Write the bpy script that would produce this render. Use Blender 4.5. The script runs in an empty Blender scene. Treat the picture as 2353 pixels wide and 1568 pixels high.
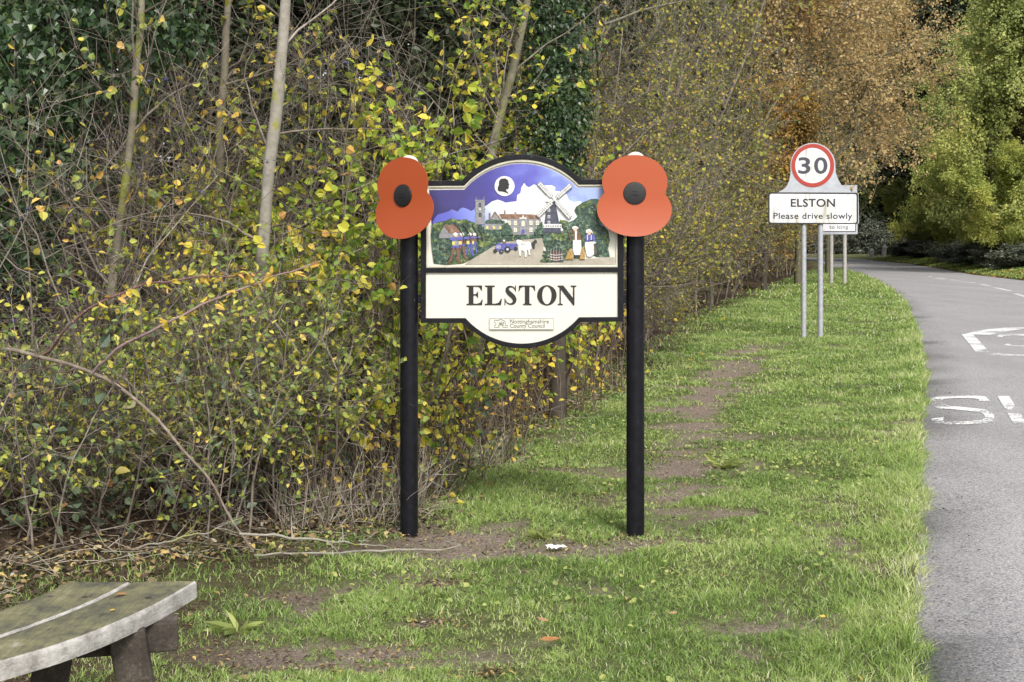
import bpy, math, random, zlib
import numpy as np
from math import radians as R, sin, cos, pi

# ------------------------------------------------------------------ camera, sky, sun, exposure
S = bpy.context.scene
COL = S.collection
EYE = 1.40                     # eye height of the photographer
FPX, CX, YH = 3000.0, 1176.5, 565.0   # focal length, centre and horizon in units of a 2353 px wide picture
cam = bpy.data.cameras.new("camera")
cam.sensor_width = 36.0
cam.lens = 36.0 * FPX / 2353.0
cam.shift_y = -(784.0 - YH) / 2353.0
cam.clip_start = 0.1
cam.clip_end = 3000.0
camo = bpy.data.objects.new("camera", cam)
camo.location = (0, 0, EYE)
camo.rotation_euler = (R(90), 0, 0)
COL.objects.link(camo)
S.camera = camo

SUN_EL, SUN_AZ = 44.0, 165.0   # azimuth clockwise from +Y (the view direction)
world = bpy.data.worlds.new("World")
S.world = world
world.use_nodes = True
wn = world.node_tree.nodes
wl = world.node_tree.links
wn.clear()
sky = wn.new("ShaderNodeTexSky")
sky.sky_type = 'NISHITA'
sky.sun_disc = False
sky.sun_elevation = R(SUN_EL)
sky.sun_rotation = R(SUN_AZ)
sky.dust_density = 3.0
hs = wn.new("ShaderNodeHueSaturation")
hs.inputs['Saturation'].default_value = 0.25
bg = wn.new("ShaderNodeBackground")
bg.inputs['Strength'].default_value = 0.15
wo = wn.new("ShaderNodeOutputWorld")
wl.new(sky.outputs[0], hs.inputs['Color'])
wl.new(hs.outputs[0], bg.inputs['Color'])
wl.new(bg.outputs[0], wo.inputs['Surface'])

sd = bpy.data.lights.new("sun", 'SUN')
sd.energy = 2.0
sd.angle = R(14)
sd.color = (1.0, 0.95, 0.88)
suno = bpy.data.objects.new("sun", sd)
suno.rotation_euler = (R(90 - SUN_EL), 0, R(180 - SUN_AZ))
suno.location = (10, -10, 20)
COL.objects.link(suno)

S.view_settings.view_transform = 'Standard'
S.view_settings.look = 'None'
S.view_settings.exposure = 0.66
S.view_settings.gamma = 1.0
S.cycles.max_bounces = 5
S.cycles.diffuse_bounces = 3
S.cycles.transmission_bounces = 3
S.cycles.glossy_bounces = 2
S.cycles.caustics_reflective = False
S.cycles.caustics_refractive = False

rng = np.random.default_rng(7)
A = np.array


# ------------------------------------------------------------------ placement helpers
def gp(px, py, z=0.0):
    """point of the ground (height z) seen at px, py of the picture"""
    s = (py - YH) / (EYE - z)
    return ((px - CX) / s, FPX / s, z)


def at(px, py, Y):
    s = FPX / Y
    return ((px - CX) / s, Y, EYE - (py - YH) / s)


def norm(v):
    return v / np.maximum(np.linalg.norm(v, axis=-1, keepdims=True), 1e-9)


_NT = np.random.default_rng(99).random((256, 256))


def vnoise(x, y):
    xi = np.floor(x).astype(int); yi = np.floor(y).astype(int)
    fx = x - xi; fy = y - yi
    fx = fx * fx * (3 - 2 * fx); fy = fy * fy * (3 - 2 * fy)
    g = lambda a, b: _NT[a % 256, b % 256]
    return (g(xi, yi) * (1 - fx) + g(xi + 1, yi) * fx) * (1 - fy) + (g(xi, yi + 1) * (1 - fx) + g(xi + 1, yi + 1) * fx) * fy


def fbm(x, y, o=4):
    r = 0; a = .5
    for i in range(o):
        r = r + a * vnoise(x * 2 ** i + 17 * i, y * 2 ** i + 31 * i); a *= .5
    return r / (1 - .5 ** o)


# ------------------------------------------------------------------ objects
def tag(o, label=None, cat=None, group=None, kind=None):
    if label: o['label'] = label
    if cat: o['category'] = cat
    if group: o['group'] = group
    if kind: o['kind'] = kind
    return o


def thing(name, loc, label, cat, group=None, rz=0.0):
    o = bpy.data.objects.new(name, None)
    o.empty_display_size = .1
    o.location = loc
    o.rotation_euler = (0, 0, rz)
    COL.objects.link(o)
    return tag(o, label, cat, group)


def raw_mesh(name, V, loops, counts, mats, parent=None, rnd=None, mi=None, smooth=False, extra=None):
    """V (n,3), loops: flat vertex ids, counts: corners per face"""
    me = bpy.data.meshes.new(name)
    V = np.ascontiguousarray(V, dtype=np.float32)
    loops = np.ascontiguousarray(loops, dtype=np.int32).ravel()
    counts = np.ascontiguousarray(counts, dtype=np.int32)
    me.vertices.add(len(V)); me.vertices.foreach_set("co", V.ravel())
    me.loops.add(len(loops)); me.loops.foreach_set("vertex_index", loops)
    me.polygons.add(len(counts))
    st = np.zeros(len(counts), np.int32); st[1:] = np.cumsum(counts)[:-1]
    me.polygons.foreach_set("loop_start", st)
    for m in (mats if isinstance(mats, (list, tuple)) else [mats]):
        me.materials.append(m)
    if mi is not None:
        me.polygons.foreach_set("material_index", np.ascontiguousarray(mi, dtype=np.int32))
    if rnd is not None:
        at_ = me.attributes.new("rnd", 'FLOAT', 'FACE')
        at_.data.foreach_set("value", np.ascontiguousarray(rnd, dtype=np.float32))
    if extra:
        for k, v in extra.items():
            at_ = me.attributes.new(k, 'FLOAT', 'POINT')
            at_.data.foreach_set("value", np.ascontiguousarray(v, dtype=np.float32))
    me.polygons.foreach_set("use_smooth", np.full(len(counts), smooth, dtype=bool))
    me.update(calc_edges=True)
    o = bpy.data.objects.new(name, me)
    COL.objects.link(o)
    if parent is not None: o.parent = parent
    return o


class MB:
    """collects solids, then builds ONE mesh object (several materials allowed)"""
    def __init__(self):
        self.v = []; self.l = []; self.c = []; self.m = []; self.n = 0; self.mats = []

    def _mi(self, m):
        if m not in self.mats: self.mats.append(m)
        return self.mats.index(m)

    def add(self, V, F, m):
        V = np.asarray(V, float)
        k = self._mi(m)
        self.v.append(V)
        for f in F:
            self.l.extend([i + self.n for i in f]); self.c.append(len(f)); self.m.append(k)
        self.n += len(V)
        return self

    def box(self, lo, hi, m, bev=0.0):
        x0, y0, z0 = lo; x1, y1, z1 = hi
        V = [(x0, y0, z0), (x1, y0, z0), (x1, y1, z0), (x0, y1, z0), (x0, y0, z1), (x1, y0, z1), (x1, y1, z1), (x0, y1, z1)]
        F = [(0, 3, 2, 1), (4, 5, 6, 7), (0, 1, 5, 4), (1, 2, 6, 5), (2, 3, 7, 6), (3, 0, 4, 7)]
        return self.add(V, F, m)

    def lathe(self, prof, c, m, n=20):
        """prof: list of (r, z) from bottom to top"""
        V = []; F = []
        for r, z in prof:
            for i in range(n):
                a = 2 * pi * i / n
                V.append((c[0] + r * cos(a), c[1] + r * sin(a), c[2] + z))
        for j in range(len(prof) - 1):
            for i in range(n):
                F.append((j * n + i, j * n + (i + 1) % n, (j + 1) * n + (i + 1) % n, (j + 1) * n + i))
        F.append(tuple(range(n))[::-1]); F.append(tuple(range((len(prof) - 1) * n, len(prof) * n)))
        return self.add(V, F, m)

    def tube(self, pts, rads, m, n=7, jit=0.0):
        pts = A(pts, float); rads = np.broadcast_to(A(rads, float), (len(pts),))
        V, lo, co, rn = tubes(pts[None], rads[None], n)
        if jit:
            V = V + rng.normal(0, jit, V.shape) * rads.mean()
        F = lo.reshape(-1, 4).tolist() + [tuple(range(n))[::-1], tuple(range(len(V) - n, len(V)))]
        return self.add(V, F, m)

    def build(self, name, parent=None, smooth=False, bevel=0.0):
        o = raw_mesh(name, np.concatenate(self.v), self.l, self.c, self.mats, parent, mi=self.m, smooth=smooth)
        if bevel:
            b = o.modifiers.new("bevel", 'BEVEL'); b.width = bevel; b.segments = 2; b.limit_method = 'ANGLE'; b.angle_limit = R(40)
        if smooth:
            o.data.set_sharp_from_angle(angle=R(40))
        return o


def eval_mesh(o):
    dg = bpy.context.evaluated_depsgraph_get()
    ev = o.evaluated_get(dg)
    me = ev.to_mesh()
    V = A([tuple(v.co) for v in me.vertices]).reshape(-1, 3)
    F = [tuple(p.vertices) for p in me.polygons]
    ev.to_mesh_clear()
    return V, F


def shape(loops, depth, bevel=0.0):
    """flat cut-out (holes allowed) of given loops of (x, z), front face at y = 0, thickness depth behind it"""
    cu = bpy.data.curves.new("tmp", 'CURVE')
    cu.dimensions = '2D'; cu.fill_mode = 'BOTH'
    cu.extrude = depth / 2 - bevel
    cu.bevel_depth = bevel; cu.bevel_resolution = 1
    if bevel: cu.offset = -bevel
    for lp in loops:
        sp = cu.splines.new('POLY'); sp.points.add(len(lp) - 1)
        for i, p in enumerate(lp): sp.points[i].co = (p[0], p[1], 0, 1)
        sp.use_cyclic_u = True
    o = bpy.data.objects.new("tmp", cu); COL.objects.link(o)
    V, F = eval_mesh(o)
    bpy.data.objects.remove(o); bpy.data.curves.remove(cu)
    W = np.stack([V[:, 0], depth / 2 - V[:, 2], V[:, 1]], 1)
    return W, F


def text(body, depth=0.002, bold=0.0, spacing=1.0):
    cu = bpy.data.curves.new("tmp", 'FONT')
    cu.body = body; cu.size = 1.0; cu.extrude = 0.0; cu.offset = bold; cu.space_character = spacing
    cu.resolution_u = 4
    o = bpy.data.objects.new("tmp", cu); COL.objects.link(o)
    V, F = eval_mesh(o)
    bpy.data.objects.remove(o); bpy.data.curves.remove(cu)
    n = len(V)
    # give the flat glyphs a thickness
    from collections import Counter
    ec = Counter(); ed = {}
    for f in F:
        for a, b in zip(f, f[1:] + f[:1]):
            ec[frozenset((a, b))] += 1; ed[frozenset((a, b))] = (a, b)
    W = np.stack([V[:, 0], np.zeros(n), V[:, 1]], 1)
    W2 = W.copy(); W2[:, 1] = depth
    F2 = list(F) + [tuple(i + n for i in f[::-1]) for f in F]
    for k, c in ec.items():
        if c == 1:
            a, b = ed[k]; F2.append((b, a, a + n, b + n))
    return np.concatenate([W, W2]), F2


def fit(V, x0, x1, z0, z1, y):
    """map a text (front at y=0) into a box of the x-z plane"""
    V = V.copy()
    a, b = V[:, 0].min(), V[:, 0].max(); c, d = V[:, 2].min(), V[:, 2].max()
    V[:, 0] = x0 + (V[:, 0] - a) / (b - a) * (x1 - x0)
    V[:, 2] = z0 + (V[:, 2] - c) / (d - c) * (z1 - z0)
    V[:, 1] += y
    return V


def circ(cx, cy, r, n=32, ry=None, a0=0.0):
    ry = r if ry is None else ry
    return [(cx + r * cos(a0 + 2 * pi * i / n), cy + ry * sin(a0 + 2 * pi * i / n)) for i in range(n)]


def arc3(p, q, s, n=24):
    """points strictly between and including p, q, s on the circle through them"""
    ax, ay = p; bx, by = q; cx_, cy_ = s
    d = 2 * (ax * (by - cy_) + bx * (cy_ - ay) + cx_ * (ay - by))
    ux = ((ax * ax + ay * ay) * (by - cy_) + (bx * bx + by * by) * (cy_ - ay) + (cx_ * cx_ + cy_ * cy_) * (ay - by)) / d
    uy = ((ax * ax + ay * ay) * (cx_ - bx) + (bx * bx + by * by) * (ax - cx_) + (cx_ * cx_ + cy_ * cy_) * (bx - ax)) / d
    r = math.hypot(ax - ux, ay - uy)
    a = math.atan2(ay - uy, ax - ux); b = math.atan2(by - uy, bx - ux); c = math.atan2(cy_ - uy, cx_ - ux)
    def unw(t, ref):
        while t - ref > pi: t -= 2 * pi
        while t - ref < -pi: t += 2 * pi
        return t
    b = unw(b, a); c = unw(c, b)
    return [(ux + r * cos(a + (c - a) * i / n), uy + r * sin(a + (c - a) * i / n)) for i in range(n + 1)]


def dup(root, name=None, loc=None, rz=None, scale=None, label=None):
    r = root.copy(); COL.objects.link(r)
    if loc is not None: r.location = loc
    if rz is not None: r.rotation_euler = (0, 0, rz)
    if scale is not None: r.scale = scale if isinstance(scale, (tuple, list)) else (scale,) * 3
    if label: r['label'] = label
    for ch in list(root.children):
        c = ch.copy(); COL.objects.link(c); c.parent = r
        for g in list(ch.children):
            d = g.copy(); COL.objects.link(d); d.parent = c
    return r


# ------------------------------------------------------------------ materials
def mat(name):
    m = bpy.data.materials.new(name); m.use_nodes = True
    nt = m.node_tree
    return m, nt, nt.nodes['Principled BSDF'], nt.nodes['Material Output']


def N(nt, typ, **kw):
    n = nt.nodes.new(typ)
    for k, v in kw.items():
        if k in n.inputs: n.inputs[k].default_value = v
        else: setattr(n, k, v)
    return n


def ramp(nt, stops, interp='LINEAR'):
    r = nt.nodes.new('ShaderNodeValToRGB')
    r.color_ramp.interpolation = interp
    e = r.color_ramp.elements
    while len(e) < len(stops): e.new(.5)
    for i, (p, c) in enumerate(stops):
        e[i].position = p; e[i].color = (c[0], c[1], c[2], 1)
    return r


def plain(name, col, rough=.5, noise=0.0, scale=30.0, bump=0.0, spec=.5, metal=0.0, col2=None):
    m, nt, p, o = mat(name)
    p.inputs['Roughness'].default_value = rough
    p.inputs['Specular IOR Level'].default_value = spec
    p.inputs['Metallic'].default_value = metal
    p.inputs['Base Color'].default_value = (*col, 1)
    if noise or bump:
        tc = N(nt, 'ShaderNodeTexCoord')
        nz = N(nt, 'ShaderNodeTexNoise', Scale=scale, Detail=6.0, Roughness=.65)
        nt.links.new(tc.outputs['Object'], nz.inputs['Vector'])
        if noise:
            c2 = col2 or tuple(max(0, c * (1 - noise)) for c in col)
            rp = ramp(nt, [(.35, c2), (.62, col)])
            nt.links.new(nz.outputs['Fac'], rp.inputs['Fac'])
            nt.links.new(rp.outputs['Color'], p.inputs['Base Color'])
        if bump:
            b = N(nt, 'ShaderNodeBump', Strength=bump, Distance=.01)
            nt.links.new(nz.outputs['Fac'], b.inputs['Height'])
            nt.links.new(b.outputs['Normal'], p.inputs['Normal'])
    return m


def leafmat(name, stops, trans=.3, rough=.5, spec=.3, interp='LINEAR'):
    """leaves: colour by the leaf's own random value, part of the light passes through"""
    m, nt, p, o = mat(name)
    at_ = N(nt, 'ShaderNodeAttribute', attribute_name='rnd')
    rp = ramp(nt, stops, interp)
    nt.links.new(at_.outputs['Fac'], rp.inputs['Fac'])
    nt.links.new(rp.outputs['Color'], p.inputs['Base Color'])
    p.inputs['Roughness'].default_value = rough
    p.inputs['Specular IOR Level'].default_value = spec
    if trans:
        tr = N(nt, 'ShaderNodeBsdfTranslucent')
        nt.links.new(rp.outputs['Color'], tr.inputs['Color'])
        mx = N(nt, 'ShaderNodeMixShader', Fac=trans)
        nt.links.new(p.outputs[0], mx.inputs[1]); nt.links.new(tr.outputs[0], mx.inputs[2])
        nt.links.new(mx.outputs[0], o.inputs['Surface'])
    return m


def barkmat(name, stops, moss=None, mossamt=.55, scale=18):
    m, nt, p, o = mat(name)
    at_ = N(nt, 'ShaderNodeAttribute', attribute_name='rnd')
    tc = N(nt, 'ShaderNodeTexCoord')
    nz = N(nt, 'ShaderNodeTexNoise', Scale=scale, Detail=5.0, Roughness=.7)
    nt.links.new(tc.outputs['Object'], nz.inputs['Vector'])
    ad = N(nt, 'ShaderNodeMath', operation='MULTIPLY_ADD'); ad.inputs[1].default_value = .9
    sb = N(nt, 'ShaderNodeMath', operation='SUBTRACT'); sb.inputs[1].default_value = .5
    nt.links.new(nz.outputs['Fac'], sb.inputs[0])
    nt.links.new(sb.outputs[0], ad.inputs[0]); nt.links.new(at_.outputs['Fac'], ad.inputs[2])
    rp = ramp(nt, stops)
    nt.links.new(ad.outputs[0], rp.inputs['Fac'])
    last = rp.outputs['Color']
    if moss:
        n2 = N(nt, 'ShaderNodeTexNoise', Scale=scale * .35, Detail=6.0, Roughness=.7)
        nt.links.new(tc.outputs['Object'], n2.inputs['Vector'])
        r2 = ramp(nt, [(mossamt, (0, 0, 0)), (mossamt + .08, (1, 1, 1))])
        nt.links.new(n2.outputs['Fac'], r2.inputs['Fac'])
        mx = N(nt, 'ShaderNodeMix', data_type='RGBA'); mx.inputs['B'].default_value = (*moss, 1)
        nt.links.new(r2.outputs['Color'], mx.inputs['Factor']); nt.links.new(last, mx.inputs['A'])
        last = mx.outputs['Result']
    nt.links.new(last, p.inputs['Base Color'])
    p.inputs['Roughness'].default_value = .8
    p.inputs['Specular IOR Level'].default_value = .25
    b = N(nt, 'ShaderNodeBump', Strength=.5, Distance=.01)
    nt.links.new(nz.outputs['Fac'], b.inputs['Height']); nt.links.new(b.outputs['Normal'], p.inputs['Normal'])
    return m


M = {}
M['black'] = plain('black_paint', (.006, .006, .009), .4, .35, 14, .03, .2)
_nt = M['black'].node_tree
_p = _nt.nodes['Principled BSDF']
_tc = N(_nt, 'ShaderNodeTexCoord'); _n = N(_nt, 'ShaderNodeTexNoise', Scale=26.0, Detail=5.0, Roughness=.8); _nt.links.new(_tc.outputs['Object'], _n.inputs['Vector'])
_r = ramp(_nt, [(.35, (.004, .004, .006)), (.62, (.010, .010, .014)), (.70, (.03, .03, .034)), (.735, (.16, .16, .16))]); _nt.links.new(_n.outputs['Fac'], _r.inputs['Fac']); _nt.links.new(_r.outputs['Color'], _p.inputs['Base Color'])
M['cream'] = plain('cream_paint', (.63, .61, .535), .4, .05, 9)
M['white'] = plain('white_paint', (.68, .67, .64), .35, .06, 12)
M['ink'] = plain('black_lettering', (.014, .013, .012), .4, .3, 60)
M['grey_ink'] = plain('grey_lettering', (.13, .14, .12), .5, .3, 60)
M['red_plastic'] = plain('red_plastic', (.36, .062, .012), .34, .06, 5, .01, .5)
M['black_plastic'] = plain('black_plastic', (.01, .01, .01), .3, .2, 20)
M['galv'] = plain('galvanised_steel', (.42, .43, .46), .5, .22, 20, .02, .5, .25)
M['grey_sheet'] = plain('grey_sheet_metal', (.42, .44, .48), .5, .2, 9, .01)
M['sign_red'] = plain('sign_red', (.36, .032, .018), .4, .15, 12)
M['numeral'] = plain('numeral_black', (.045, .045, .06), .4, .2, 30)

# stained white plate of the speed sign
m, nt, p, o = mat('stained_white_plate')
tc = N(nt, 'ShaderNodeTexCoord'); mp = N(nt, 'ShaderNodeMapping'); mp.inputs['Scale'].default_value = (9, 9, .9)
nz = N(nt, 'ShaderNodeTexNoise', Scale=1.6, Detail=5.0, Roughness=.6)
rp = ramp(nt, [(.47, (.62, .625, .66)), (.60, (.52, .52, .48)), (.70, (.30, .29, .19))])
nt.links.new(tc.outputs['Object'], mp.inputs['Vector']); nt.links.new(mp.outputs[0], nz.inputs['Vector'])
nt.links.new(nz.outputs['Fac'], rp.inputs['Fac']); nt.links.new(rp.outputs['Color'], p.inputs['Base Color'])
p.inputs['Roughness'].default_value = .4
M['plate'] = m

# weathered oak with algae: bench
def woodmat(name, stops, grain=1.0):
    m, nt, p, o = mat(name)
    tc = N(nt, 'ShaderNodeTexCoord')
    mp = N(nt, 'ShaderNodeMapping'); mp.inputs['Rotation'].default_value = (0, 0, R(22)); mp.inputs['Scale'].default_value = (10, .8, 10)
    nt.links.new(tc.outputs['Object'], mp.inputs['Vector'])
    n1 = N(nt, 'ShaderNodeTexNoise', Scale=9.0 * grain, Detail=8.0, Roughness=.7)
    nt.links.new(mp.outputs[0], n1.inputs['Vector'])
    n2 = N(nt, 'ShaderNodeTexNoise', Scale=9.0, Detail=7.0, Roughness=.72)
    nt.links.new(tc.outputs['Object'], n2.inputs['Vector'])
    n4 = N(nt, 'ShaderNodeTexNoise', Scale=46.0 * grain, Detail=3.0, Roughness=.6); nt.links.new(mp.outputs[0], n4.inputs['Vector'])
    a0 = N(nt, 'ShaderNodeMix', data_type='FLOAT'); a0.inputs[0].default_value = .42
    nt.links.new(n1.outputs['Fac'], a0.inputs[2]); nt.links.new(n4.outputs['Fac'], a0.inputs[3])
    a = N(nt, 'ShaderNodeMix', data_type='FLOAT'); a.inputs[0].default_value = .58
    nt.links.new(a0.outputs[0], a.inputs[2]); nt.links.new(n2.outputs['Fac'], a.inputs[3])
    rp = ramp(nt, stops); nt.links.new(a.outputs[0], rp.inputs['Fac'])
    nt.links.new(rp.outputs['Color'], p.inputs['Base Color'])
    p.inputs['Roughness'].default_value = .75; p.inputs['Specular IOR Level'].default_value = .25
    b = N(nt, 'ShaderNodeBump', Strength=.6, Distance=.006)
    nt.links.new(n1.outputs['Fac'], b.inputs['Height']); nt.links.new(b.outputs['Normal'], p.inputs['Normal'])
    return m
M['algae_top'] = woodmat('algae_covered_oak', [(.37, (.045, .043, .036)), (.45, (.095, .092, .066)), (.52, (.15, .145, .085)), (.58, (.20, .19, .10)), (.66, (.36, .345, .29))])
M['bare_oak'] = woodmat('silvery_bare_oak', [(.34, (.10, .09, .08)), (.44, (.26, .245, .225)), (.53, (.40, .385, .36)), (.62, (.54, .52, .49))])
M['dark_oak'] = woodmat('dark_shade_oak', [(.36, (.016, .013, .011)), (.52, (.06, .05, .04)), (.64, (.18, .16, .135))])  # under-seat shade put into the colour of legs and undersides; bolts share it
M['grey_oak'] = woodmat('grey_weathered_oak', [(.34, (.08, .07, .06)), (.5, (.22, .20, .17)), (.66, (.36, .33, .29))])

# asphalt: grey aggregate with wheel tracks and fine stones
m, nt, p, o = mat('worn_asphalt')
tc = N(nt, 'ShaderNodeTexCoord')
vo = N(nt, 'ShaderNodeTexVoronoi', Scale=140.0); nt.links.new(tc.outputs['Object'], vo.inputs['Vector'])
bw = N(nt, 'ShaderNodeRGBToBW'); nt.links.new(vo.outputs['Color'], bw.inputs[0])
rp = ramp(nt, [(.10, (.10, .097, .10)), (.27, (.235, .228, .232)), (.62, (.32, .312, .315)), (.9, (.47, .46, .46))])
nt.links.new(bw.outputs[0], rp.inputs['Fac'])
mp = N(nt, 'ShaderNodeMapping'); mp.inputs['Rotation'].default_value = (0, 0, R(-16.5)); mp.inputs['Scale'].default_value = (1, .06, 1)
nt.links.new(tc.outputs['Object'], mp.inputs['Vector'])
n2 = N(nt, 'ShaderNodeTexNoise', Scale=1.3, Detail=5.0); nt.links.new(mp.outputs[0], n2.inputs['Vector'])
r2 = ramp(nt, [(.3, (.91, .91, .915)), (.7, (1.05, 1.045, 1.045))]); nt.links.new(n2.outputs['Fac'], r2.inputs['Fac'])
n3 = N(nt, 'ShaderNodeTexNoise', Scale=.5, Detail=6.0, Roughness=.7); nt.links.new(tc.outputs['Object'], n3.inputs['Vector'])
r3 = ramp(nt, [(.30, (.91, .91, .91)), (.6, (1.03, 1.03, 1.03))]); nt.links.new(n3.outputs['Fac'], r3.inputs['Fac'])
x1 = N(nt, 'ShaderNodeMix', data_type='RGBA', blend_type='MULTIPLY'); x1.inputs[0].default_value = 1
x2 = N(nt, 'ShaderNodeMix', data_type='RGBA', blend_type='MULTIPLY'); x2.inputs[0].default_value = 1
nt.links.new(rp.outputs['Color'], x1.inputs['A']); nt.links.new(r2.outputs['Color'], x1.inputs['B'])
nt.links.new(x1.outputs['Result'], x2.inputs['A']); nt.links.new(r3.outputs['Color'], x2.inputs['B'])
wv = N(nt, 'ShaderNodeTexVoronoi', Scale=.55, feature='DISTANCE_TO_EDGE')
wn2 = N(nt, 'ShaderNodeTexNoise', Scale=2.2, Detail=4.0); nt.links.new(tc.outputs['Object'], wn2.inputs['Vector'])
wm = N(nt, 'ShaderNodeMix', data_type='VECTOR'); wm.inputs[0].default_value = .35
nt.links.new(tc.outputs['Object'], wm.inputs[4]); nt.links.new(wn2.outputs['Color'], wm.inputs[5]); nt.links.new(wm.outputs[1], wv.inputs['Vector'])
wr = ramp(nt, [(.0, (.55, .55, .55)), (.010, (1, 1, 1))]); nt.links.new(wv.outputs['Distance'], wr.inputs['Fac'])
x3 = N(nt, 'ShaderNodeMix', data_type='RGBA', blend_type='MULTIPLY'); x3.inputs[0].default_value = .25
nt.links.new(x2.outputs['Result'], x3.inputs['A']); nt.links.new(wr.outputs['Color'], x3.inputs['B'])
nt.links.new(x3.outputs['Result'], p.inputs['Base Color'])
p.inputs['Roughness'].default_value = .75
b = N(nt, 'ShaderNodeBump', Strength=.5, Distance=.006); nt.links.new(bw.outputs[0], b.inputs['Height']); nt.links.new(b.outputs['Normal'], p.inputs['Normal'])
M['asphalt'] = m

# worn white road paint: chipped, the holes are real holes down to the asphalt
m, nt, p, o = mat('worn_road_paint')
tc = N(nt, 'ShaderNodeTexCoord')
nz = N(nt, 'ShaderNodeTexNoise', Scale=38.0, Detail=4.0, Roughness=.7); nt.links.new(tc.outputs['Object'], nz.inputs['Vector'])
n2 = N(nt, 'ShaderNodeTexNoise', Scale=1.7, Detail=3.0); nt.links.new(tc.outputs['Object'], n2.inputs['Vector'])
ad = N(nt, 'ShaderNodeMath', operation='ADD'); nt.links.new(nz.outputs['Fac'], ad.inputs[0]); nt.links.new(n2.outputs['Fac'], ad.inputs[1])
rp = ramp(nt, [(.89, (0, 0, 0)), (.98, (1, 1, 1))]); nt.links.new(ad.outputs[0], rp.inputs['Fac'])
nt.links.new(rp.outputs['Color'], p.inputs['Alpha'])
p.inputs['Base Color'].default_value = (.72, .72, .71, 1); p.inputs['Roughness'].default_value = .6
M['road_paint'] = m

# ground: turf base, soil and litter
m, nt, p, o = mat('verge_ground')
tc = N(nt, 'ShaderNodeTexCoord')
at_ = N(nt, 'ShaderNodeAttribute', attribute_name='soil')
al = N(nt, 'ShaderNodeAttribute', attribute_name='litter')
n1 = N(nt, 'ShaderNodeTexNoise', Scale=14.0, Detail=8.0, Roughness=.7); nt.links.new(tc.outputs['Object'], n1.inputs['Vector'])
n2 = N(nt, 'ShaderNodeTexNoise', Scale=70.0, Detail=4.0, Roughness=.7); nt.links.new(tc.outputs['Object'], n2.inputs['Vector'])
g1 = ramp(nt, [(.3, (.05, .055, .025)), (.5, (.10, .115, .045)), (.68, (.17, .18, .08))]); nt.links.new(n1.outputs['Fac'], g1.inputs['Fac'])
s1 = ramp(nt, [(.3, (.10, .078, .062)), (.5, (.23, .18, .15)), (.7, (.38, .31, .26))]); nt.links.new(n2.outputs['Fac'], s1.inputs['Fac'])
l1 = ramp(nt, [(.3, (.022, .017, .012)), (.5, (.065, .045, .03)), (.7, (.15, .11, .075))]); nt.links.new(n2.outputs['Fac'], l1.inputs['Fac'])
x1 = N(nt, 'ShaderNodeMix', data_type='RGBA'); nt.links.new(at_.outputs['Fac'], x1.inputs['Factor']); nt.links.new(g1.outputs['Color'], x1.inputs['A']); nt.links.new(s1.outputs['Color'], x1.inputs['B'])
x2 = N(nt, 'ShaderNodeMix', data_type='RGBA'); nt.links.new(al.outputs['Fac'], x2.inputs['Factor']); nt.links.new(x1.outputs['Result'], x2.inputs['A']); nt.links.new(l1.outputs['Color'], x2.inputs['B'])
nt.links.new(x2.outputs['Result'], p.inputs['Base Color'])
p.inputs['Roughness'].default_value = .95; p.inputs['Specular IOR Level'].default_value = .1
b = N(nt, 'ShaderNodeBump', Strength=.9, Distance=.02); nt.links.new(n2.outputs['Fac'], b.inputs['Height']); nt.links.new(b.outputs['Normal'], p.inputs['Normal'])
M['ground'] = m

M['grass'] = leafmat('grass_blades', [(0, (.11, .18, .048)), (.3, (.235, .355, .085)), (.55, (.36, .47, .14)), (.76, (.50, .58, .21)), (.9, (.62, .60, .36)), (1, (.70, .67, .50))], .35, .45, .3)
M['straw'] = leafmat('dry_stalks', [(0, (.16, .13, .10)), (.5, (.36, .31, .24)), (1, (.56, .52, .44))], .15, .6, .2)
M['litter'] = leafmat('fallen_leaf_litter', [(0, (.04, .03, .022)), (.4, (.11, .08, .055)), (.62, (.21, .15, .09)), (.78, (.34, .24, .10)), (.9, (.48, .36, .12)), (1, (.36, .33, .27))], .15, .6, .2)
M['litter_orange'] = leafmat('orange_leaf_litter', [(0, (.05, .10, .02)), (.3, (.12, .13, .03)), (.5, (.25, .12, .03)), (.8, (.36, .17, .05)), (1, (.5, .33, .1))], .15, .6, .2)
M['fallen'] = plain('fallen_leaf', (.42, .22, .07), .6, .5, 60, .1)
M['paper'] = plain('crumpled_paper', (.85, .85, .84), .7, .05, 20)

M['lf_hazel'] = leafmat('yellow_green_leaves', [(0, (.10, .19, .03)), (.3, (.22, .34, .05)), (.55, (.40, .48, .06)), (.78, (.62, .56, .07)), (.95, (.76, .60, .08)), (1, (.62, .33, .07))], .38)
M['lf_mix'] = leafmat('mixed_autumn_leaves', [(0, (.09, .15, .06)), (.3, (.20, .28, .08)), (.5, (.36, .42, .10)), (.68, (.58, .55, .10)), (.85, (.76, .62, .12)), (.95, (.72, .48, .17)), (1, (.60, .32, .13))], .35)
M['lf_yellow'] = leafmat('yellow_narrow_leaves', [(0, (.20, .24, .04)), (.3, (.46, .42, .06)), (.7, (.70, .52, .08)), (1, (.66, .36, .12))], .35)
M['lf_bramble'] = leafmat('grey_green_bramble_leaves', [(0, (.05, .08, .05)), (.5, (.12, .17, .10)), (.8, (.21, .26, .15)), (.93, (.40, .34, .09)), (1, (.45, .20, .08))], .2, .45, .4)
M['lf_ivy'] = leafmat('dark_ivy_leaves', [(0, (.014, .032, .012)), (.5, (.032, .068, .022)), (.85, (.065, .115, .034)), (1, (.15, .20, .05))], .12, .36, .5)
M['lf_haw'] = leafmat('hawthorn_leaves', [(0, (.08, .11, .03)), (.3, (.21, .24, .05)), (.55, (.42, .40, .07)), (.8, (.60, .48, .07)), (.93, (.52, .28, .06)), (1, (.36, .16, .05))], .35)
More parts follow.
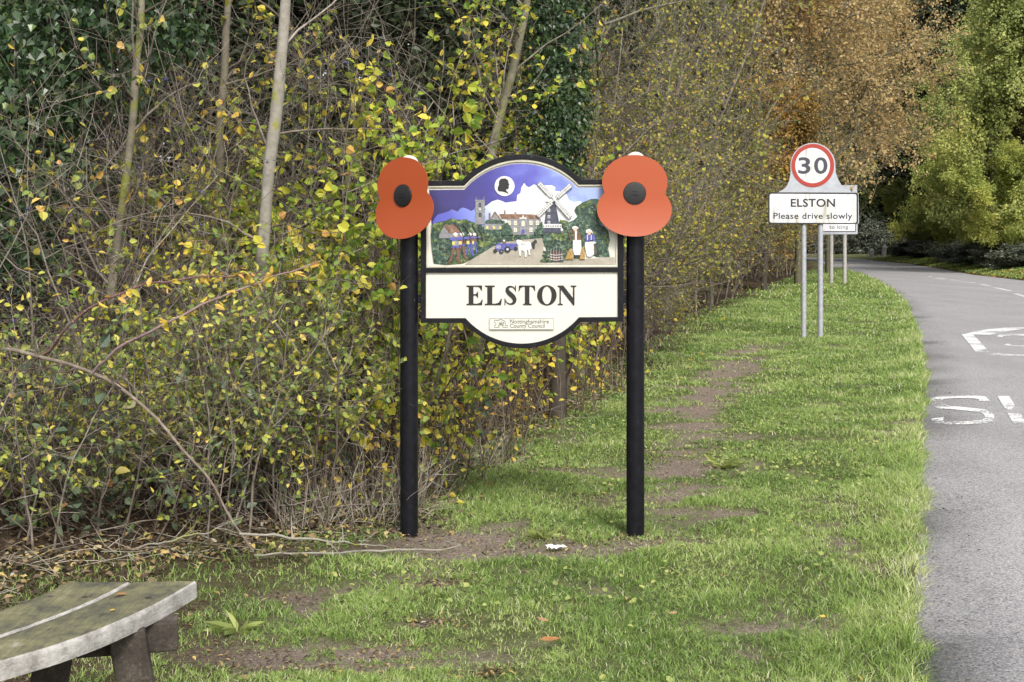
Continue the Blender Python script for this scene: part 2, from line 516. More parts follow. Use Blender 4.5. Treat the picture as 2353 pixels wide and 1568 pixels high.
M['lf_haw2'] = leafmat('dull_hawthorn_leaves', [(0, (.09, .13, .04)), (.35, (.20, .24, .07)), (.6, (.33, .30, .07)), (.8, (.44, .30, .08)), (.92, (.38, .18, .06)), (1, (.22, .11, .05))], .3)
M['lf_brown'] = leafmat('orange_brown_leaves', [(0, (.10, .10, .03)), (.35, (.26, .16, .04)), (.7, (.42, .24, .05)), (1, (.52, .30, .10))], .3)
M['lf_oak'] = leafmat('copper_oak_leaves', [(0, (.33, .205, .075)), (.4, (.52, .36, .15)), (.8, (.66, .51, .25)), (1, (.74, .62, .36))], .48)
M['lf_green'] = leafmat('fresh_green_leaves', [(0, (.21, .27, .09)), (.45, (.40, .46, .15)), (.8, (.58, .60, .19)), (1, (.70, .64, .2))], .45)
M['lf_bush'] = leafmat('lime_yellow_leaves', [(0, (.19, .25, .065)), (.4, (.37, .44, .115)), (.75, (.56, .57, .15)), (1, (.72, .65, .18))], .45)
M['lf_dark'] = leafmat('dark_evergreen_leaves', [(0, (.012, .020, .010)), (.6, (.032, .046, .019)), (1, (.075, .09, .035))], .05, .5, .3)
M['lf_greyhedge'] = leafmat('grey_green_ivy_leaves', [(0, (.035, .045, .03)), (.5, (.085, .10, .07)), (.85, (.17, .18, .13)), (1, (.26, .22, .12))], .05, .4, .5)
M['bk_twig'] = barkmat('grey_brown_twigs', [(.05, (.040, .031, .025)), (.45, (.14, .115, .092)), (.75, (.30, .262, .22)), (1, (.47, .43, .38))])
M['bk_brown'] = barkmat('brown_stems', [(.05, (.028, .020, .016)), (.5, (.098, .070, .052)), (.8, (.21, .17, .135)), (1, (.36, .32, .28))])
M['bk_trunk'] = barkmat('pale_grey_bark', [(.1, (.13, .115, .095)), (.5, (.27, .25, .21)), (1, (.42, .39, .34))], (.24, .24, .045), .56, 22)
M['bk_mossy'] = barkmat('mossy_bark', [(.1, (.07, .06, .045)), (.5, (.17, .15, .11)), (1, (.28, .26, .2))], (.17, .18, .035), .50, 14)
M['bk_dark'] = barkmat('dark_bark', [(.1, (.02, .016, .012)), (.5, (.06, .05, .038)), (1, (.12, .1, .08))])
M['bk_lichen'] = barkmat('lichen_grey_branches', [(.1, (.05, .045, .03)), (.5, (.14, .13, .085)), (1, (.33, .31, .25))], (.20, .20, .06), .55, 10)
M['bk_cane'] = barkmat('purple_bramble_cane', [(.1, (.07, .03, .03)), (.5, (.16, .09, .085)), (1, (.36, .29, .27))])
M['berry'] = plain('blue_black_sloe', (.035, .04, .13), .45, .2, 40)
M['hip'] = plain('red_rose_hip', (.55, .05, .015), .3, .1, 40)


# ------------------------------------------------------------------ vegetation machinery
def tubes(P, Rd, n=3):
    """P (N,k,3), Rd (N,k) -> verts, loops, counts, face->branch"""
    Nn, k, _ = P.shape
    T = np.empty_like(P); T[:, 1:-1] = P[:, 2:] - P[:, :-2]; T[:, 0] = P[:, 1] - P[:, 0]; T[:, -1] = P[:, -1] - P[:, -2]
    T = norm(T)
    mean = norm(P[:, -1] - P[:, 0] + 1e-6)
    ref = np.where(np.abs(mean[:, 2:3]) > .8, A([[1.0, 0.13, 0]]), A([[0.05, 0.1, 1.0]]))[:, None, :]
    U = norm(np.cross(T, np.broadcast_to(ref, T.shape))); W = np.cross(T, U)
    a = np.arange(n) * 2 * pi / n
    V = P[:, :, None, :] + Rd[:, :, None, None] * (U[:, :, None, :] * np.cos(a)[None, None, :, None] + W[:, :, None, :] * np.sin(a)[None, None, :, None])
    base = (np.arange(Nn) * k * n)[:, None, None] + (np.arange(k - 1) * n)[None, :, None]
    i = np.arange(n)[None, None, :]; j = (np.arange(n) + 1) % n; j = j[None, None, :]
    F = np.stack([base + i, base + j, base + n + j, base + n + i], -1).reshape(-1, 4)
    fb = np.repeat(np.arange(Nn), (k - 1) * n)
    return V.reshape(-1, 3), F.ravel(), np.full(len(F), 4), fb


def grow(P, D, L, R0, R1, n, wob, up=0.0):
    pts = [P]; d = norm(D)
    st = (L / n)[:, None]
    up = A(up, float) if np.ndim(up) else A([0, 0, up])
    for i in range(n):
        d = norm(d + rng.normal(0, wob, d.shape) + up)
        P = P + d * st; pts.append(P)
    t = np.linspace(0, 1, n + 1)[None]
    return np.stack(pts, 1), R0[:, None] * (1 - t) + R1[:, None] * t


def spawn(P, Rd, k, t0, t1, ang, sd):
    Nn, m, _ = P.shape
    idx = np.repeat(np.arange(Nn), k)
    t = rng.uniform(t0, t1, len(idx)) * (m - 1)
    i = np.minimum(t.astype(int), m - 2); f = (t - i)[:, None]
    p = P[idx, i] * (1 - f) + P[idx, i + 1] * f
    T = norm(P[idx, i + 1] - P[idx, i])
    r = Rd[idx, i] * (1 - f[:, 0]) + Rd[idx, i + 1] * f[:, 0]
    q = norm(np.cross(T, rng.normal(size=T.shape)))
    a = rng.normal(ang, sd, len(idx))[:, None]
    return p, norm(T * np.cos(a) + q * np.sin(a)), r, t / (m - 1)


LANCE = (.3, .20, .7, .17); ROUND = (.28, .42, .66, .38); IVY = (.2, .50, .5, .30); OVATE = (.3, .32, .65, .26)


def leaves(P, D, size, shp=ROUND, fold=.25, up=.5, face=None, curl=.15):
    """folded two-sided leaves, 6 corners each"""
    n = len(P)
    nr = rng.normal(size=(n, 3)) * .7 + A([0, 0, up])
    if face is not None: nr = nr + face
    D = norm(D)
    B = norm(np.cross(nr, D)); Nn = norm(np.cross(D, B))
    s = (size * rng.uniform(.65, 1.25, n))[:, None]
    y1, w1, y2, w2 = shp
    wv = rng.uniform(.8, 1.15, (n, 1))
    l1 = P + s * (D * y1 + B * w1 * wv + Nn * fold * w1); r1 = P + s * (D * y1 - B * w1 * wv + Nn * fold * w1)
    l2 = P + s * (D * y2 + B * w2 * wv + Nn * (fold * w2 - curl * .4)); r2 = P + s * (D * y2 - B * w2 * wv + Nn * (fold * w2 - curl * .4))
    tip = P + s * (D - Nn * curl)
    V = np.stack([P, l1, l2, tip, r2, r1], 1).reshape(-1, 3)
    b = (np.arange(n) * 6)[:, None]
    F = np.concatenate([b + A([[0, 3, 2, 1]]), b + A([[0, 5, 4, 3]])], 1).reshape(-1)
    return V, F, np.full(2 * n, 4), n


def leaf_obj(name, parts, m, parent, rndfun=None):
    Vs = []; Ls = []; Cs = []; Rs = []; o = 0
    for (V, F, C, n), rv in parts:
        Vs.append(V); Ls.append(F + o); Cs.append(C); Rs.append(np.repeat(rv, len(C) // n)); o += len(V)
    return raw_mesh(name, np.concatenate(Vs), np.concatenate(Ls), np.concatenate(Cs), m, parent, rnd=np.concatenate(Rs))


def wood_obj(name, levels, m, parent, tone=(.25, .75)):
    """levels: list of (P, Rd, sides)"""
    Vs = []; Ls = []; Cs = []; Rs = []; o = 0
    for P, Rd, n in levels:
        V, F, C, fb = tubes(P, Rd, n)
        Vs.append(V); Ls.append(F + o); Cs.append(C); Rs.append(rng.uniform(tone[0], tone[1], len(P))[fb]); o += len(V)
    return raw_mesh(name, np.concatenate(Vs), np.concatenate(Ls), np.concatenate(Cs), m, parent, rnd=np.concatenate(Rs), smooth=True)


def beta(n, a, b):
    return rng.beta(a, b, n)


def seed(label, k=0):
    """every plant grows from its own label, whatever else changes"""
    global rng
    rng = np.random.default_rng(zlib.crc32(label.encode()) + k)


def n3(p, f):
    return vnoise(p[:, 0] * f + p[:, 2] * f * .41 + 11, p[:, 1] * f + p[:, 2] * f * .83 + 5) * .65 + vnoise(p[:, 0] * f * 2.1 + p[:, 2] * f * .9, p[:, 1] * f * 2.1 + p[:, 2] * f * 1.7 + 40) * .35


def within(P, Rd, rmax):
    k = np.hypot(P[:, :, 0], P[:, :, 1]).max(1) < rmax
    return P[k], Rd[k]


def shrub(name, label, cat, group, h, stems, spread, k1, k2, k3, lf, lsize, lper, shp, lmat, bmat, r0=.012,
          l1=.42, l2=.20, l3=.07, lean=.35, col=(1.2, 1.2), up=.05, berries=0, tone=(.2, .8), leaf_lo=0.0, minr=.0011, wob=.16, rmax=99.0, gap=.0, gapf=1.0):
    """a many-stemmed shrub standing at the origin of its Empty; h height"""
    seed(label)
    t = thing(name, (0, 0, 0), label, cat, group)
    n = stems
    a = rng.uniform(0, 2 * pi, n); rr = spread * np.sqrt(rng.random(n)) * .5
    P0 = np.stack([rr * np.cos(a), rr * np.sin(a), np.full(n, -.05)], 1)
    tl = np.abs(rng.normal(0, lean, n)); a2 = a + rng.normal(0, .5, n)
    D0 = np.stack([np.sin(tl) * np.cos(a2), np.sin(tl) * np.sin(a2), np.cos(tl)], 1)
    L0 = h * rng.uniform(.65, 1.05, n)
    P1, R1 = grow(P0, D0, L0, r0 * rng.uniform(.7, 1.3, n), np.full(n, r0 * .25), 10, wob * .8, up * .5)
    P1, R1 = within(P1, R1, rmax)
    p, d, r, tt = spawn(P1, R1, k1, .12, 1, .95, .3)
    P2, R2 = grow(p, d, h * l1 * rng.uniform(.4, 1.2, len(p)) * (1.15 - .5 * tt), np.maximum(r * .6, minr * 1.6), np.full(len(p), minr * 1.3), 6, wob, up)
    P2, R2 = within(P2, R2, rmax)
    p, d, r, tt = spawn(P2, R2, k2, .1, 1, .9, .3)
    P3, R3 = grow(p, d, h * l2 * rng.uniform(.4, 1.2, len(p)), np.maximum(r * .6, minr * 1.2), np.full(len(p), minr), 4, wob * 1.1, up * .5)
    P3, R3 = within(P3, R3, rmax)
    lv = [(P1, R1, 6), (P2, R2, 4), (P3, R3, 3)]
    src = [(P3, R3)]
    if k3:
        p, d, r, tt = spawn(P3, R3, k3, .15, 1, .95, .3)
        P4, R4 = grow(p, d, h * l3 * rng.uniform(.4, 1.2, len(p)), np.full(len(p), minr), np.full(len(p), minr * .7), 2, wob)
        P4, R4 = within(P4, R4, rmax)
        lv.append((P4, R4, 3)); src.append((P4, R4))
    wood_obj('stems', lv, bmat, t, tone)
    parts = []
    for (Ps, Rs), k in zip(src, lper):
        if k <= 0: continue
        if k < 1:
            sel = rng.random(len(Ps)) < k; Ps, Rs = Ps[sel], Rs[sel]; k = 1
        if not len(Ps): continue
        p, d, r, tt = spawn(Ps, Rs, int(k), .2, 1, .9, .35)
        if leaf_lo:
            keep = p[:, 2] > leaf_lo * h * rng.uniform(.5, 1.1, len(p)); p, d = p[keep], d[keep]
        if gap:
            keep = n3(p, 5.5 / h * gapf) > gap + rng.normal(0, .05, len(p)); p, d = p[keep], d[keep]
        d = d + A([0, 0, -.25]); nl = len(p)
        clump = .5 + .5 * np.sin(p[:, 0] * 3.1 / h * 2.5 + 1.3) * np.sin(p[:, 2] * 2.7 / h * 2.5 + .4)
        rv = np.clip(beta(nl, *col) * .75 + .25 * clump + rng.normal(0, .04, nl), 0, 1)
        parts.append((leaves(p, d, lsize, shp), rv))
    if parts: leaf_obj('foliage', parts, lmat, t)
    if berries:
        mb = MB(); r_ = .0085
        mb.lathe([(r_ * .3, -r_ * .95), (r_ * .85, -r_ * .5), (r_, 0), (r_ * .85, r_ * .5), (r_ * .3, r_ * .95)], (0, 0, 0), M['berry'], 8)
        b0 = mb.build('sloe', t, True)
        for q_, s_ in enumerate(rng.integers(0, len(P3), berries)):
            bo = b0 if q_ == 0 else b0.copy()
            if q_: COL.objects.link(bo); bo.parent = t
            bo.location = tuple(P3[s_, -2] - A([0, 0, .012]))
    return t


def tree(name, label, cat, group, h, trunk_r, limbs, k2, k3, per, lsize, shp, lmat, bmat, crown_lo=.3, limb_len=.4, bare=0.0, col=(1.2, 1.2), trunks=1, lean=.05, jit=.12, ang=1.0, twigr=.006, rmax=99.0, gap=.0):
    seed(label)
    t = thing(name, (0, 0, 0), label, cat, group)
    n = trunks
    a = rng.uniform(0, 2 * pi, n)
    P0 = np.stack([.25 * np.cos(a) * (n > 1), .25 * np.sin(a) * (n > 1), np.full(n, -.1)], 1)
    tl = rng.normal(0, lean, n) if n > 1 else A([lean])
    D0 = np.stack([np.sin(tl) * np.cos(a), np.sin(tl) * np.sin(a), np.cos(tl)], 1)
    P1, R1 = grow(P0, D0, np.full(n, h * .92), np.full(n, trunk_r), np.full(n, trunk_r * .25), 14, .05, .02)
    p, d, r, tt = spawn(P1, R1, limbs, crown_lo, 1, ang, .25)
    P2, R2 = grow(p, d, h * limb_len * rng.uniform(.5, 1.15, len(p)) * (1.2 - .75 * (tt - crown_lo) / (1 - crown_lo)), np.maximum(r * .5, twigr * 2), np.full(len(p), twigr), 7, .14, .06)
    P2, R2 = within(P2, R2, rmax)
    p, d, r, tt = spawn(P2, R2, k2, .15, 1, .8, .3)
    P3, R3 = grow(p, d, h * limb_len * .38 * rng.uniform(.5, 1.2, len(p)), np.maximum(r * .55, twigr), np.full(len(p), twigr * .7), 5, .16, .03)
    P3, R3 = within(P3, R3, rmax)
    if gap:
        k_ = n3(P3[:, 3], 9.0 / h) > gap + rng.normal(0, .04, len(P3)); P3, R3 = P3[k_], R3[k_]
    p, d, r, tt = spawn(P3, R3, k3, .15, 1, .8, .3)
    P4, R4 = grow(p, d, h * limb_len * .15 * rng.uniform(.5, 1.2, len(p)), np.full(len(p), twigr * .8), np.full(len(p), twigr * .5), 3, .18, 0)
    wood_obj('trunk', [(P1, R1, 9)], bmat, t, (.4, .6))
    wood_obj('branches', [(P2, R2, 5), (P3, R3, 3), (P4, R4, 3)], bmat, t)
    sel = rng.random(len(P4)) >= bare
    p, d, r, tt = spawn(P4[sel], R4[sel], per, .1, 1, .9, .4)
    p = p + rng.normal(0, jit, p.shape)
    nl = len(p)
    cl = fbm(p[:, 0] * 6 / h + 9, p[:, 2] * 6 / h + p[:, 1] * 4 / h + 5, 3)
    rv = np.clip(beta(nl, *col) * .6 + .4 * np.clip((cl - .25) * 2, 0, 1), 0, 1)
    leaf_obj('foliage', [(leaves(p, d + A([0, 0, -.3]), lsize, shp, .25, .15), rv)], lmat, t)
    return t


def put(o, px, Y, rz=0.0, sc=1.0, z=0.0):
    x = (px - CX) * Y / FPX
    o.location = (x, Y, z); o.rotation_euler = (0, 0, rz)
    o.scale = sc if isinstance(sc, (tuple, list)) else (sc,) * 3
    return o


def again(o, px, Y, label, rz=0.0, sc=1.0, z=0.0):
    return put(dup(o, label=label), px, Y, rz, sc, z)


# ------------------------------------------------------------------ road line, ground, road
LY = A([-30, 2, 4.19, 5.71, 9.66, 14.7, 20, 31, 34.7, 50, 61.3, 83, 101, 130, 145, 160, 175, 190, 300, 500.0])
LX = A([-9.0, .62, 1.28, 1.77, 3.02, 4.65, 6.22, 9.35, 10.3, 14.0, 16.3, 20.45, 24.1, 29.5, 26, 14, -10, -60, -400, -900.0])
RY = A([-30, 20, 31, 52.5, 63.3, 79.4, 100.7, 130, 142, 155, 168, 185, 200, 300, 500.0])
RX = A([-2.6, 12.8, 15.9, 20.6, 22.3, 26.1, 30.6, 35.4, 36.6, 35, 26, 0, -50, -380, -880.0])


def smooth_interp(y, Yk, Xk):
    return sum(np.interp(y + d, Yk, Xk) for d in (-1.6, -.8, 0, .8, 1.6)) / 5


def roadL(y): return smooth_interp(y, LY, LX)
def roadR(y): return smooth_interp(y, RY, RX)


HY = A([-30, 3, 5.7, 5.96, 6.5, 7.85, 9.65, 12.5, 15, 27, 40, 60, 80, 110, 130, 160, 300.0])
HX = A([-9, -3.4, -2.24, -1.34, -.62, -.46, -.08, .93, 1.6, 4.27, 7.65, 13.5, 18.6, 25, 26.5, 8, -400.0])


def hedgeX(y): return np.interp(y, HY, HX)


TRAIL = [(1735, 790), (1700, 845), (1645, 905), (1592, 955), (1560, 1045), (1540, 1110), (1515, 1160)]
PATH = [(1500, 1052, .2, .14, 1.15), (1390, 1150, .2, .12, 1.15), (960, 1243, .26, 0.20, 1.7), (1080, 1252, .40, 0.24, 1.7), (1230, 1262, .42, 0.23, 1.7), (1340, 1260, .36, 0.20, 1.7), (1470, 1250, .28, 0.20, 1.7), (1570, 1252, .2, 0.14, 1.7),
        (870, 1505, .16, .11, 1.15), (800, 1545, .20, .10, 1.15), (560, 1520, .22, .16, 1.15), (990, 1440, .10, .05, 1.15), (640, 1380, .2, .1, 1.15), (1270, 1090, .18, .16, 1.15), (1180, 1010, .3, .4, 1.15), (1010, 1350, .10, .06, 1.15), (420, 1420, .25, .16, 1.15), (1110, 1560, .07, .04, 1.15)]
TW = A([gp(a, b)[:2] for a, b in TRAIL])
PW = [(*gp(a, b)[:2], c, d, f) for a, b, c, d, f in PATH]


def soil_at(x, y):
    m = np.zeros(np.shape(x))
    for cx_, cy_, rx, ry, st in PW:
        m = np.maximum(m, st - np.sqrt(((x - cx_) / rx) ** 2 + ((y - cy_) / ry) ** 2))
    for (ax, ay), (bx_, by_) in zip(TW[:-1], TW[1:]):
        t_ = np.clip(((x - ax) * (bx_ - ax) + (y - ay) * (by_ - ay)) / ((bx_ - ax) ** 2 + (by_ - ay) ** 2), 0, 1)
        m = np.maximum(m, 1.34 - np.hypot((x - ax - t_ * (bx_ - ax)) / .44, (y - ay - t_ * (by_ - ay)) / .5))
    m = m * .85 - .08 + (fbm(x * 2.6 + 3, y * 3.4 + 8) - .5) * 2.6 + (fbm(x * 9 + 3, y * 9 + 8, 3) - .5) * 1.0 - .12
    return np.clip(m * 1.1, 0, 1)


LTY = A([-30, 3.6, 4.2, 4.8, 5.3, 5.7, 6.05, 6.5, 7.0, 7.85, 9.65, 12.5, 15, 27, 40, 60, 80, 110, 300.0])
LTX = A([-9, -1.3, -1.05, -1.2, -1.15, -.95, -.80, -.72, -.60, -.46, -.08, .93, 1.6, 4.27, 7.65, 13.5, 18.6, 25, 25.0])


def litter_at(x, y):
    d = np.interp(y, LTY, LTX) - x + .22          # positive inside the hedge foot
    d = d + (fbm(x * 3 + 40, y * 3 + 2) - .5) * .8
    return np.clip(d * 1.3 + .35, 0, 1)


def ground_z(x, y):
    l = roadL(y) - x; r = x - roadR(y)
    left = .018 + (fbm(x * 1.3, y * 1.3) - .5) * .06 + (fbm(x * 6, y * 6, 3) - .5) * .022 + .02 * np.clip(1 - l / .5, 0, 1) - .015 * soil_at(x, y)
    right = .02 + .38 * np.clip(r / 2.4, 0, 1) + (fbm(x * 1.1, y * 1.1) - .5) * .1
    hedge = np.clip((hedgeX(y) - x - .5) / 3, 0, 1) * .15
    z = np.where(l > 0, left + hedge, np.where(r > 0, right, -.06))
    return z


ys = np.concatenate([np.arange(-30, 2, 2.0), np.arange(2, 14, .06), np.arange(14, 30, .25), np.arange(30, 70, 1.0), np.arange(70, 150, 4.0), np.arange(150, 204, 3.0), A([220, 300, 420, 500.])])
offL = np.concatenate([A([-900, -400, -150, -60, -30, -18, -12, -9]), np.arange(-7.5, 0, .06), A([-.004])])
fr = A([.0005, .25, .5, .75, .9995])
offR = np.concatenate([A([.004, .2, .5, 1, 1.6, 2.4, 3.5, 6, 12, 30, 80, 250, 900.])])
rows = []
for y in ys:
    l = float(roadL(y)); r = float(roadR(y))
    rows.append(np.concatenate([l + offL, l + (r - l) * fr, r + offR]))
GX = np.array(rows); GY = np.repeat(ys[:, None], GX.shape[1], 1)
GZ = ground_z(GX, GY)
nr_, nc_ = GX.shape
ii = (np.arange(nr_ - 1)[:, None] * nc_ + np.arange(nc_ - 1)[None]).ravel()
F = np.stack([ii, ii + 1, ii + nc_ + 1, ii + nc_], 1)
ground = raw_mesh('ground', np.stack([GX.ravel(), GY.ravel(), GZ.ravel()], 1), F, np.full(len(F), 4), M['ground'], smooth=True,
                  extra={'soil': soil_at(GX.ravel(), GY.ravel()), 'litter': litter_at(GX.ravel(), GY.ravel())})
tag(ground, kind='structure')

ry = np.concatenate([np.arange(-30, 30, .25), np.arange(30, 150, 1.0), np.arange(150, 206, 2.0), np.arange(210, 500, 10.0)])
fr = A([-.004, .0, .08, .25, .5, .75, .92, 1.0, 1.004])
rows = [roadL(y) + (roadR(y) - roadL(y)) * fr for y in ry]
X = A(rows); Yg = np.repeat(ry[:, None], len(fr), 1)
edge = (fbm(Yg * 2.6, X * .0 + np.arange(len(fr))[None] * 7, 4) - .5) * .15
X = X + np.where((fr < .01)[None] | (fr > .99)[None], edge, 0)
Z = np.repeat((A([-.055, 0, .012, .03, .04, .03, .012, 0, -.055]) * .5)[None], len(ry), 0)
ii = (np.arange(len(ry) - 1)[:, None] * len(fr) + np.arange(len(fr) - 1)[None]).ravel()
F = np.stack([ii, ii + 1, ii + len(fr) + 1, ii + len(fr)], 1)
road = raw_mesh('road', np.stack([X.ravel(), Yg.ravel(), Z.ravel()], 1), F, np.full(len(F), 4), M['asphalt'], smooth=True)
tag(road, kind='structure')


def road_z(x, y):
    f = (x - roadL(y)) / (roadR(y) - roadL(y))
    return np.interp(f, [0, .08, .25, .5, .75, .92, 1], A([0, .012, .03, .04, .03, .012, 0]) * .5)


def marking(name, V2, F):
    """flat paint lying 4 mm above the road"""
    V2 = A(V2); z = road_z(V2[:, 0], V2[:, 1]) + .005
    mb = MB(); mb.add(np.stack([V2[:, 0], V2[:, 1], z], 1), F, M['road_paint'])
    return tag(mb.build(name), kind='structure')


def strip2(pts, w):
    """a band of width w(s) along 2D points"""
    pts = A(pts, float); w = np.broadcast_to(A(w, float), (len(pts),))
    T = np.gradient(pts, axis=0); T = norm(T); Nn = np.stack([-T[:, 1], T[:, 0]], 1)
    V = np.concatenate([pts + Nn * w[:, None] / 2, pts - Nn * w[:, None] / 2]); n = len(pts)
    return V, [(i, i + n, i + n + 1, i + 1) for i in range(n - 1)]


SLP = .305
def lay(u, v, ox, oy):         # letter plane: u to the right, v along the road
    return np.stack([ox + u + SLP * v, oy + v], 1)
# the word on the road: only what is painted there, stroke by stroke
def glyph(strokes, ox, oy, wx, ly):
    Vs = []; Fs = []; n = 0
    for pts, w in strokes:
        V, F = strip2(A(pts, float), w)
        V = lay(V[:, 0] * wx, V[:, 1] * ly, ox, oy)
        Vs.append(V); Fs += [tuple(i + n for i in f) for f in F]; n += len(V)
    return np.concatenate(Vs), Fs
sS = [([(.95, .80), (.94, .93), (.80, .97), (.5, .985), (.2, .97), (.1, .88), (.08, .74), (.14, .62), (.34, .56), (.62, .49), (.85, .42), (.92, .28), (.90, .14), (.78, .06), (.5, .03), (.2, .04), (.08, .09), (.06, .2)], [.2, .18, .12, .09, .14, .24, .27, .20, .12, .12, .14, .16, .16, .11, .09, .10, .17, .22])]
sL = [([(.09, 1.0), (.09, 0)], .24), ([(.0, .035), (1, .035)], .09)]
sO = [([(.5 + .42 * sin(t), .5 + .46 * cos(t)) for t in np.linspace(0, 2 * pi, 30)], [.16 if abs(sin(t)) > .5 else .1 for t in np.linspace(0, 2 * pi, 30)])]
sW = [([(.04, 1), (.28, 0)], .14), ([(.28, 0), (.5, .8)], .13), ([(.5, .8), (.72, 0)], .13), ([(.72, 0), (.96, 1)], .14)]
x0 = 3.30; Vs = []; Fs = []; n = 0
for g, w in ((sS, .50), (sL, .44), (sO, .52), (sW, .62)):
    V, F = glyph(g, x0, 10.2, w, 1.85)
    Vs.append(V); Fs += [tuple(i + n for i in f) for f in F]; n += len(V); x0 += w + .13
marking('road_lettering', np.concatenate(Vs), Fs)
# roundel 30 on the road
cx0, cy0 = 7.90, 19.1
RG = [([(2222, 770), (2238, 788), (2258, 812)], .17), ([(2262, 813.5), (2290, 817), (2320, 819), (2353, 820.5), (2400, 821), (2450, 817)], .26),
      ([(2246, 771), (2266, 766), (2295, 761), (2330, 757.5), (2370, 757), (2420, 759), (2460, 764)], .40), ([(2456, 814), (2475, 795), (2466, 768)], .21)]
Vs = []; Fs = []; n = 0
for pts_, w_ in RG:
    V, F = strip2([gp(*q_)[:2] for q_ in pts_], w_)
    Vs.append(V); Fs += [tuple(i + n for i in f) for f in F]; n += len(V)
s3 = [([(.05, .80), (.15, .94), (.45, .98), (.78, .94), (.9, .78), (.8, .60), (.45, .53), (.80, .46), (.93, .25), (.80, .07), (.45, .02), (.12, .06), (.03, .2)], .14)]
s0 = [([(.5 + .4 * sin(q), .5 + .46 * cos(q)) for q in np.linspace(0, 2 * pi, 30)], .14)]
for g, ox in ((s3, -.75), (s0, .10)):
    V, F = glyph(g, cx0 + ox - SLP * 1.25, cy0 - 1.25, .62, 2.5)
    Vs.append(V); Fs += [tuple(i + n for i in f) for f in F]; n += len(V)
marking('speed_roundel_marking', np.concatenate(Vs), Fs)
# centre line
DASH = [((2334, 677), (2368, 687)), ((2286, 662.6), (2322, 670.5)), ((2251.5, 654.8), (2276, 659.3)), ((2213.5, 649.2), (2239, 651.9)), ((2183, 644.7), (2204.5, 647)), ((2152, 640.3), (2174, 643.2)),
        ((2135, 636.9), (2144, 638.4)), ((2052, 616.3), (2061, 618.5)), ((2028.7, 609), (2036.5, 610.5)), ((1998, 600.6), (2007, 603))]
for a, b in DASH:
    p0 = gp(*a)[:2]; p1 = gp(*b)[:2]
    V, F = strip2([p0, p1], .16)
    marking('centre_line_dash', V, F)

# ------------------------------------------------------------------ grass (stuff)
def blades(x, y, h, w, lean, rv):
    n = len(x)
    z = np.maximum(ground_z(x, y), -.012) - .004
    a = rng.uniform(0, 2 * pi, n)
    dx = np.cos(a); dy = np.sin(a)
    fa = rng.uniform(0, pi, n); wx = np.cos(fa) * w / 2; wy = np.sin(fa) * w / 2
    ln = np.abs(lean)
    def pt(f, k, s):
        hx = ln * h * k
        return np.stack([x + dx * hx + s * wx * f, y + dy * hx + s * wy * f, z + h * (k ** .9) * (1 - .35 * ln * k)], 1)
    V = np.stack([pt(1, 0, -1), pt(1, 0, 1), pt(.8, .5, 1) , pt(.8, .5, -1), pt(0, 1, 0)], 1)
    m = A([0, .30, 0])
    # bend: tip droops outward more than the middle
    V[:, 4, 0] += dx * ln * h * .45; V[:, 4, 1] += dy * ln * h * .45
    b = (np.arange(n) * 5)[:, None]
    L = np.concatenate([b + A([[0, 1, 2, 3]]), b + A([[3, 2, 4]])], 1).reshape(-1)
    C = np.tile(A([4, 3]), n)
    return V.reshape(-1, 3), L, C, np.repeat(rv, 2)


def grass_object(name, specs, m):
    Vs = []; Ls = []; Cs = []; Rs = []; o = 0
    for V, L, C, r in specs:
        Vs.append(V); Ls.append(L + o); Cs.append(C); Rs.append(r); o += len(V)
    ob = raw_mesh(name, np.concatenate(Vs), np.concatenate(Ls), np.concatenate(Cs), m, None, rnd=np.concatenate(Rs))
    return ob


def scatter_grass(y0, y1, dens, hgt, w):
    """clumped blades over the verge between y0 and y1"""
    wid = float(roadL((y0 + y1) / 2) - hedgeX((y0 + y1) / 2)) + 1.2
    n = int(dens * wid * (y1 - y0))
    y = rng.uniform(y0, y1, n)
    l = roadL(y); lo = hedgeX(y) - .5
    x = lo + (l + .14 - lo) * rng.random(n)
    # gather into tufts
    cl = rng.random(n) < .55
    gx = np.floor(x / .055); gy = np.floor(y / .055)
    jx = _NT[(gx.astype(int) * 7 + gy.astype(int) * 13) % 256, (gx.astype(int)) % 256]; jy = _NT[(gx.astype(int) * 3 + gy.astype(int) * 5) % 256, gy.astype(int) % 256]
    x = np.where(cl, (gx + jx) * .055 + rng.normal(0, .009, n), x); y = np.where(cl, (gy + jy) * .055 + rng.normal(0, .009, n), y)
    s = soil_at(x, y); li = litter_at(x, y)
    patch = fbm(x * 1.7 + 50, y * 1.7 + 20)
    keep = rng.random(n) < (1 - s * .90) * (1 - li * .80) * np.clip(.35 + (patch - .3) * 2.6, .25, 1)
    keep &= x < roadL(y) + .045 + (fbm(y * 2.3, y * .0 + 3.0, 4) - .5) * .12
    x, y, s, patch = x[keep], y[keep], s[keep], patch[keep]
    n = len(x)
    edge = np.clip(1 - (roadL(y) - x) / .55, 0, 1)
    hh = hgt * (0.55 + .9 * np.clip(fbm(x * 4 + 9, y * 4 + 77) * 1.5 - .25, 0, 1)) * rng.uniform(.5, 1.3, n) * (1 + .8 * edge) * (1 - .55 * s)
    ww = w * rng.uniform(.7, 1.3, n)
    lush = fbm(x * 2.3 + 5, y * 2.3 + 60)
    rv = np.clip(rng.beta(1.6, 2.1, n) * .80 + (.53 - lush) * .85 + edge * .13, 0, 1)
    rv = np.where(rng.random(n) < .05, rng.uniform(.9, 1, n), rv)
    return blades(x, y, hh, ww, np.abs(rng.normal(.45, .35, n)) + .08, rv)


specs = [scatter_grass(3.2, 5.2, 20000, .031, .0030), scatter_grass(5.2, 8.0, 14000, .030, .0038), scatter_grass(8, 12, 6500, .032, .0058),
         scatter_grass(12, 20, 2200, .045, .010), scatter_grass(20, 34, 750, .055, .017), scatter_grass(34, 75, 190, .09, .032)]
g = grass_object('grass', specs, M['grass'])
tag(g, kind='stuff')
